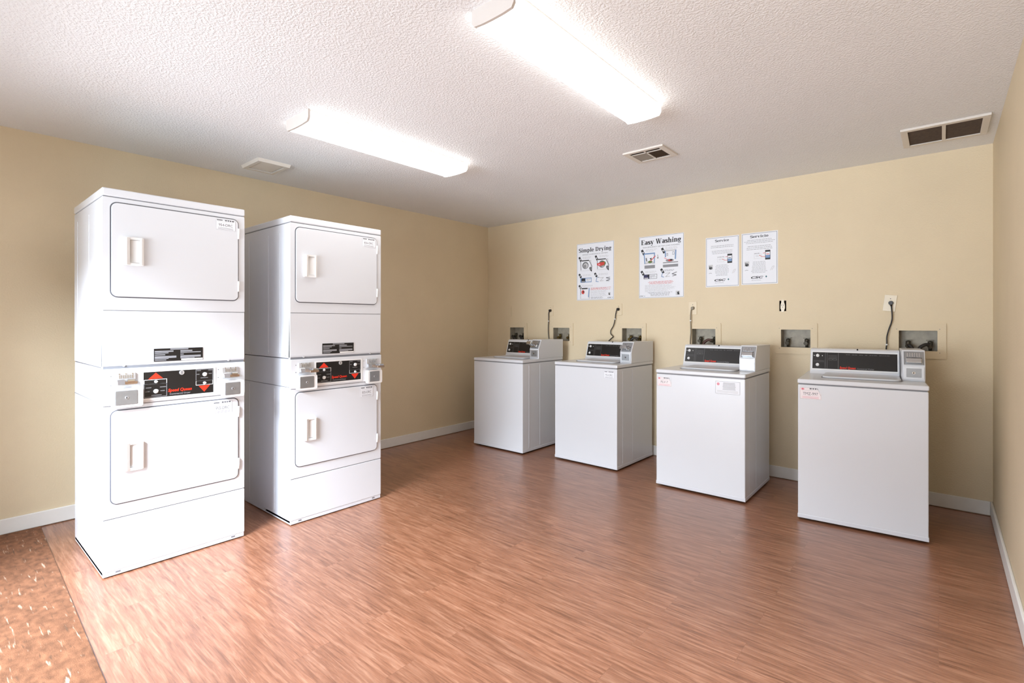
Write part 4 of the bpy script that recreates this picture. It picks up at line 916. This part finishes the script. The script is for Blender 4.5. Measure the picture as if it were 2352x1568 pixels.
    b.box(u0 + 0.020, u1 - 0.016, -0.005, -0.0035, za + 0.044, za + 0.048, 'ink'); cs(b); s = b.build('coin_slide', h)
    b = MB(); b.box(u0 + 0.018, u1 - 0.018, -0.024, -0.003, za + 0.012, za + 0.040, 'chrome', 0.003); cs(b); b.build('guard', s)
    if tongue:
        b = MB(); b.box(u0 + 0.024, u1 - 0.040, -0.024 - tongue, -0.004, za + 0.020, za + 0.034, 'chrome', 0.002); b.box(u0 + 0.020, u1 - 0.036, -0.030 - tongue, -0.018 - tongue, za + 0.012, za + 0.040, 'chrome', 0.003); cs(b); b.build('push_tongue', s)
    for st in stickers:
        if st[0] == 'tag': asset_tag(*st[1:5], 0.003, t, st[5], pink=st[6], paper='pinkpaper' if st[6] else 'paper', torn=st[7])
        else:
            a0, a1, q0, q1 = st[1:5]; b = MB(); b.box(a0, a1, 0.0022, 0.003, q0, q1, 'paper'); b.outline(a0 + 0.001, a1 - 0.001, q0 + 0.001, q1 - 0.001, 0.0016, 0.0019, 'greyink')
            b.fell(a0 + 0.020, q1 - 0.022, 0.010, 0.010, 0.0018, 'pinkink'); random.seed(5)
            for i in range(6):
                k_ = random.uniform(0.7, 1); mid = (a0 + a1) / 2 + 0.01; b.flat(mid - 0.045 * k_, mid + 0.045 * k_, q1 - 0.014 - i * 0.009, q1 - 0.011 - i * 0.009, 0.0018, 'greyink')
            for i in range(2): b.flat(a0 + 0.012, a1 - 0.014, q0 + 0.012 + i * 0.009, q0 + 0.015 + i * 0.009, 0.0018, 'paleink')
            b.build('notice_sticker', t, 'bordered notice sticker')
    return t
washer((0.886, -0.812, 0), 0.0, 'white washer nearest the corner with a plain front', [], 0.07)
washer((1.844, -0.713, 0), -0.018, 'white washer with one small tag at the top right of its front', [('tag', 0.200, 0.300, 0.787, 0.850, 'MLA-DRC', False, False)], 0.03)
washer((2.899, -0.825, 0), 0.004, 'white washer with two stickers on its front', [('tag', -0.318, -0.204, 0.776, 0.846, 'PLV-7', True, True), ('notice', 0.124, 0.294, 0.756, 0.848)], 0.0)
washer((3.888, -0.853, 0), 0.085, 'largest looking white washer at right with a pink number tag', [('tag', -0.316, -0.197, 0.778, 0.853, 'TMZ-997', True, True)], 0.0)

# ------------------------------------------------------------------ rug at the left, made up where the floor is retouched
b = MB()
b.extrude([(0.018, -4.068, 0.0), (0.018, -ROOM_D + 0.03, 0.0), (2.62, -ROOM_D + 0.03, 0.0), (2.62, -4.148, 0.0)], (0, 0, 0.007), 'patch', 0.002)
tag(b.build('floor_patch'), 'orange brown flecked rug standing in for retouched floor, left foreground by the baseboard', 'patch')
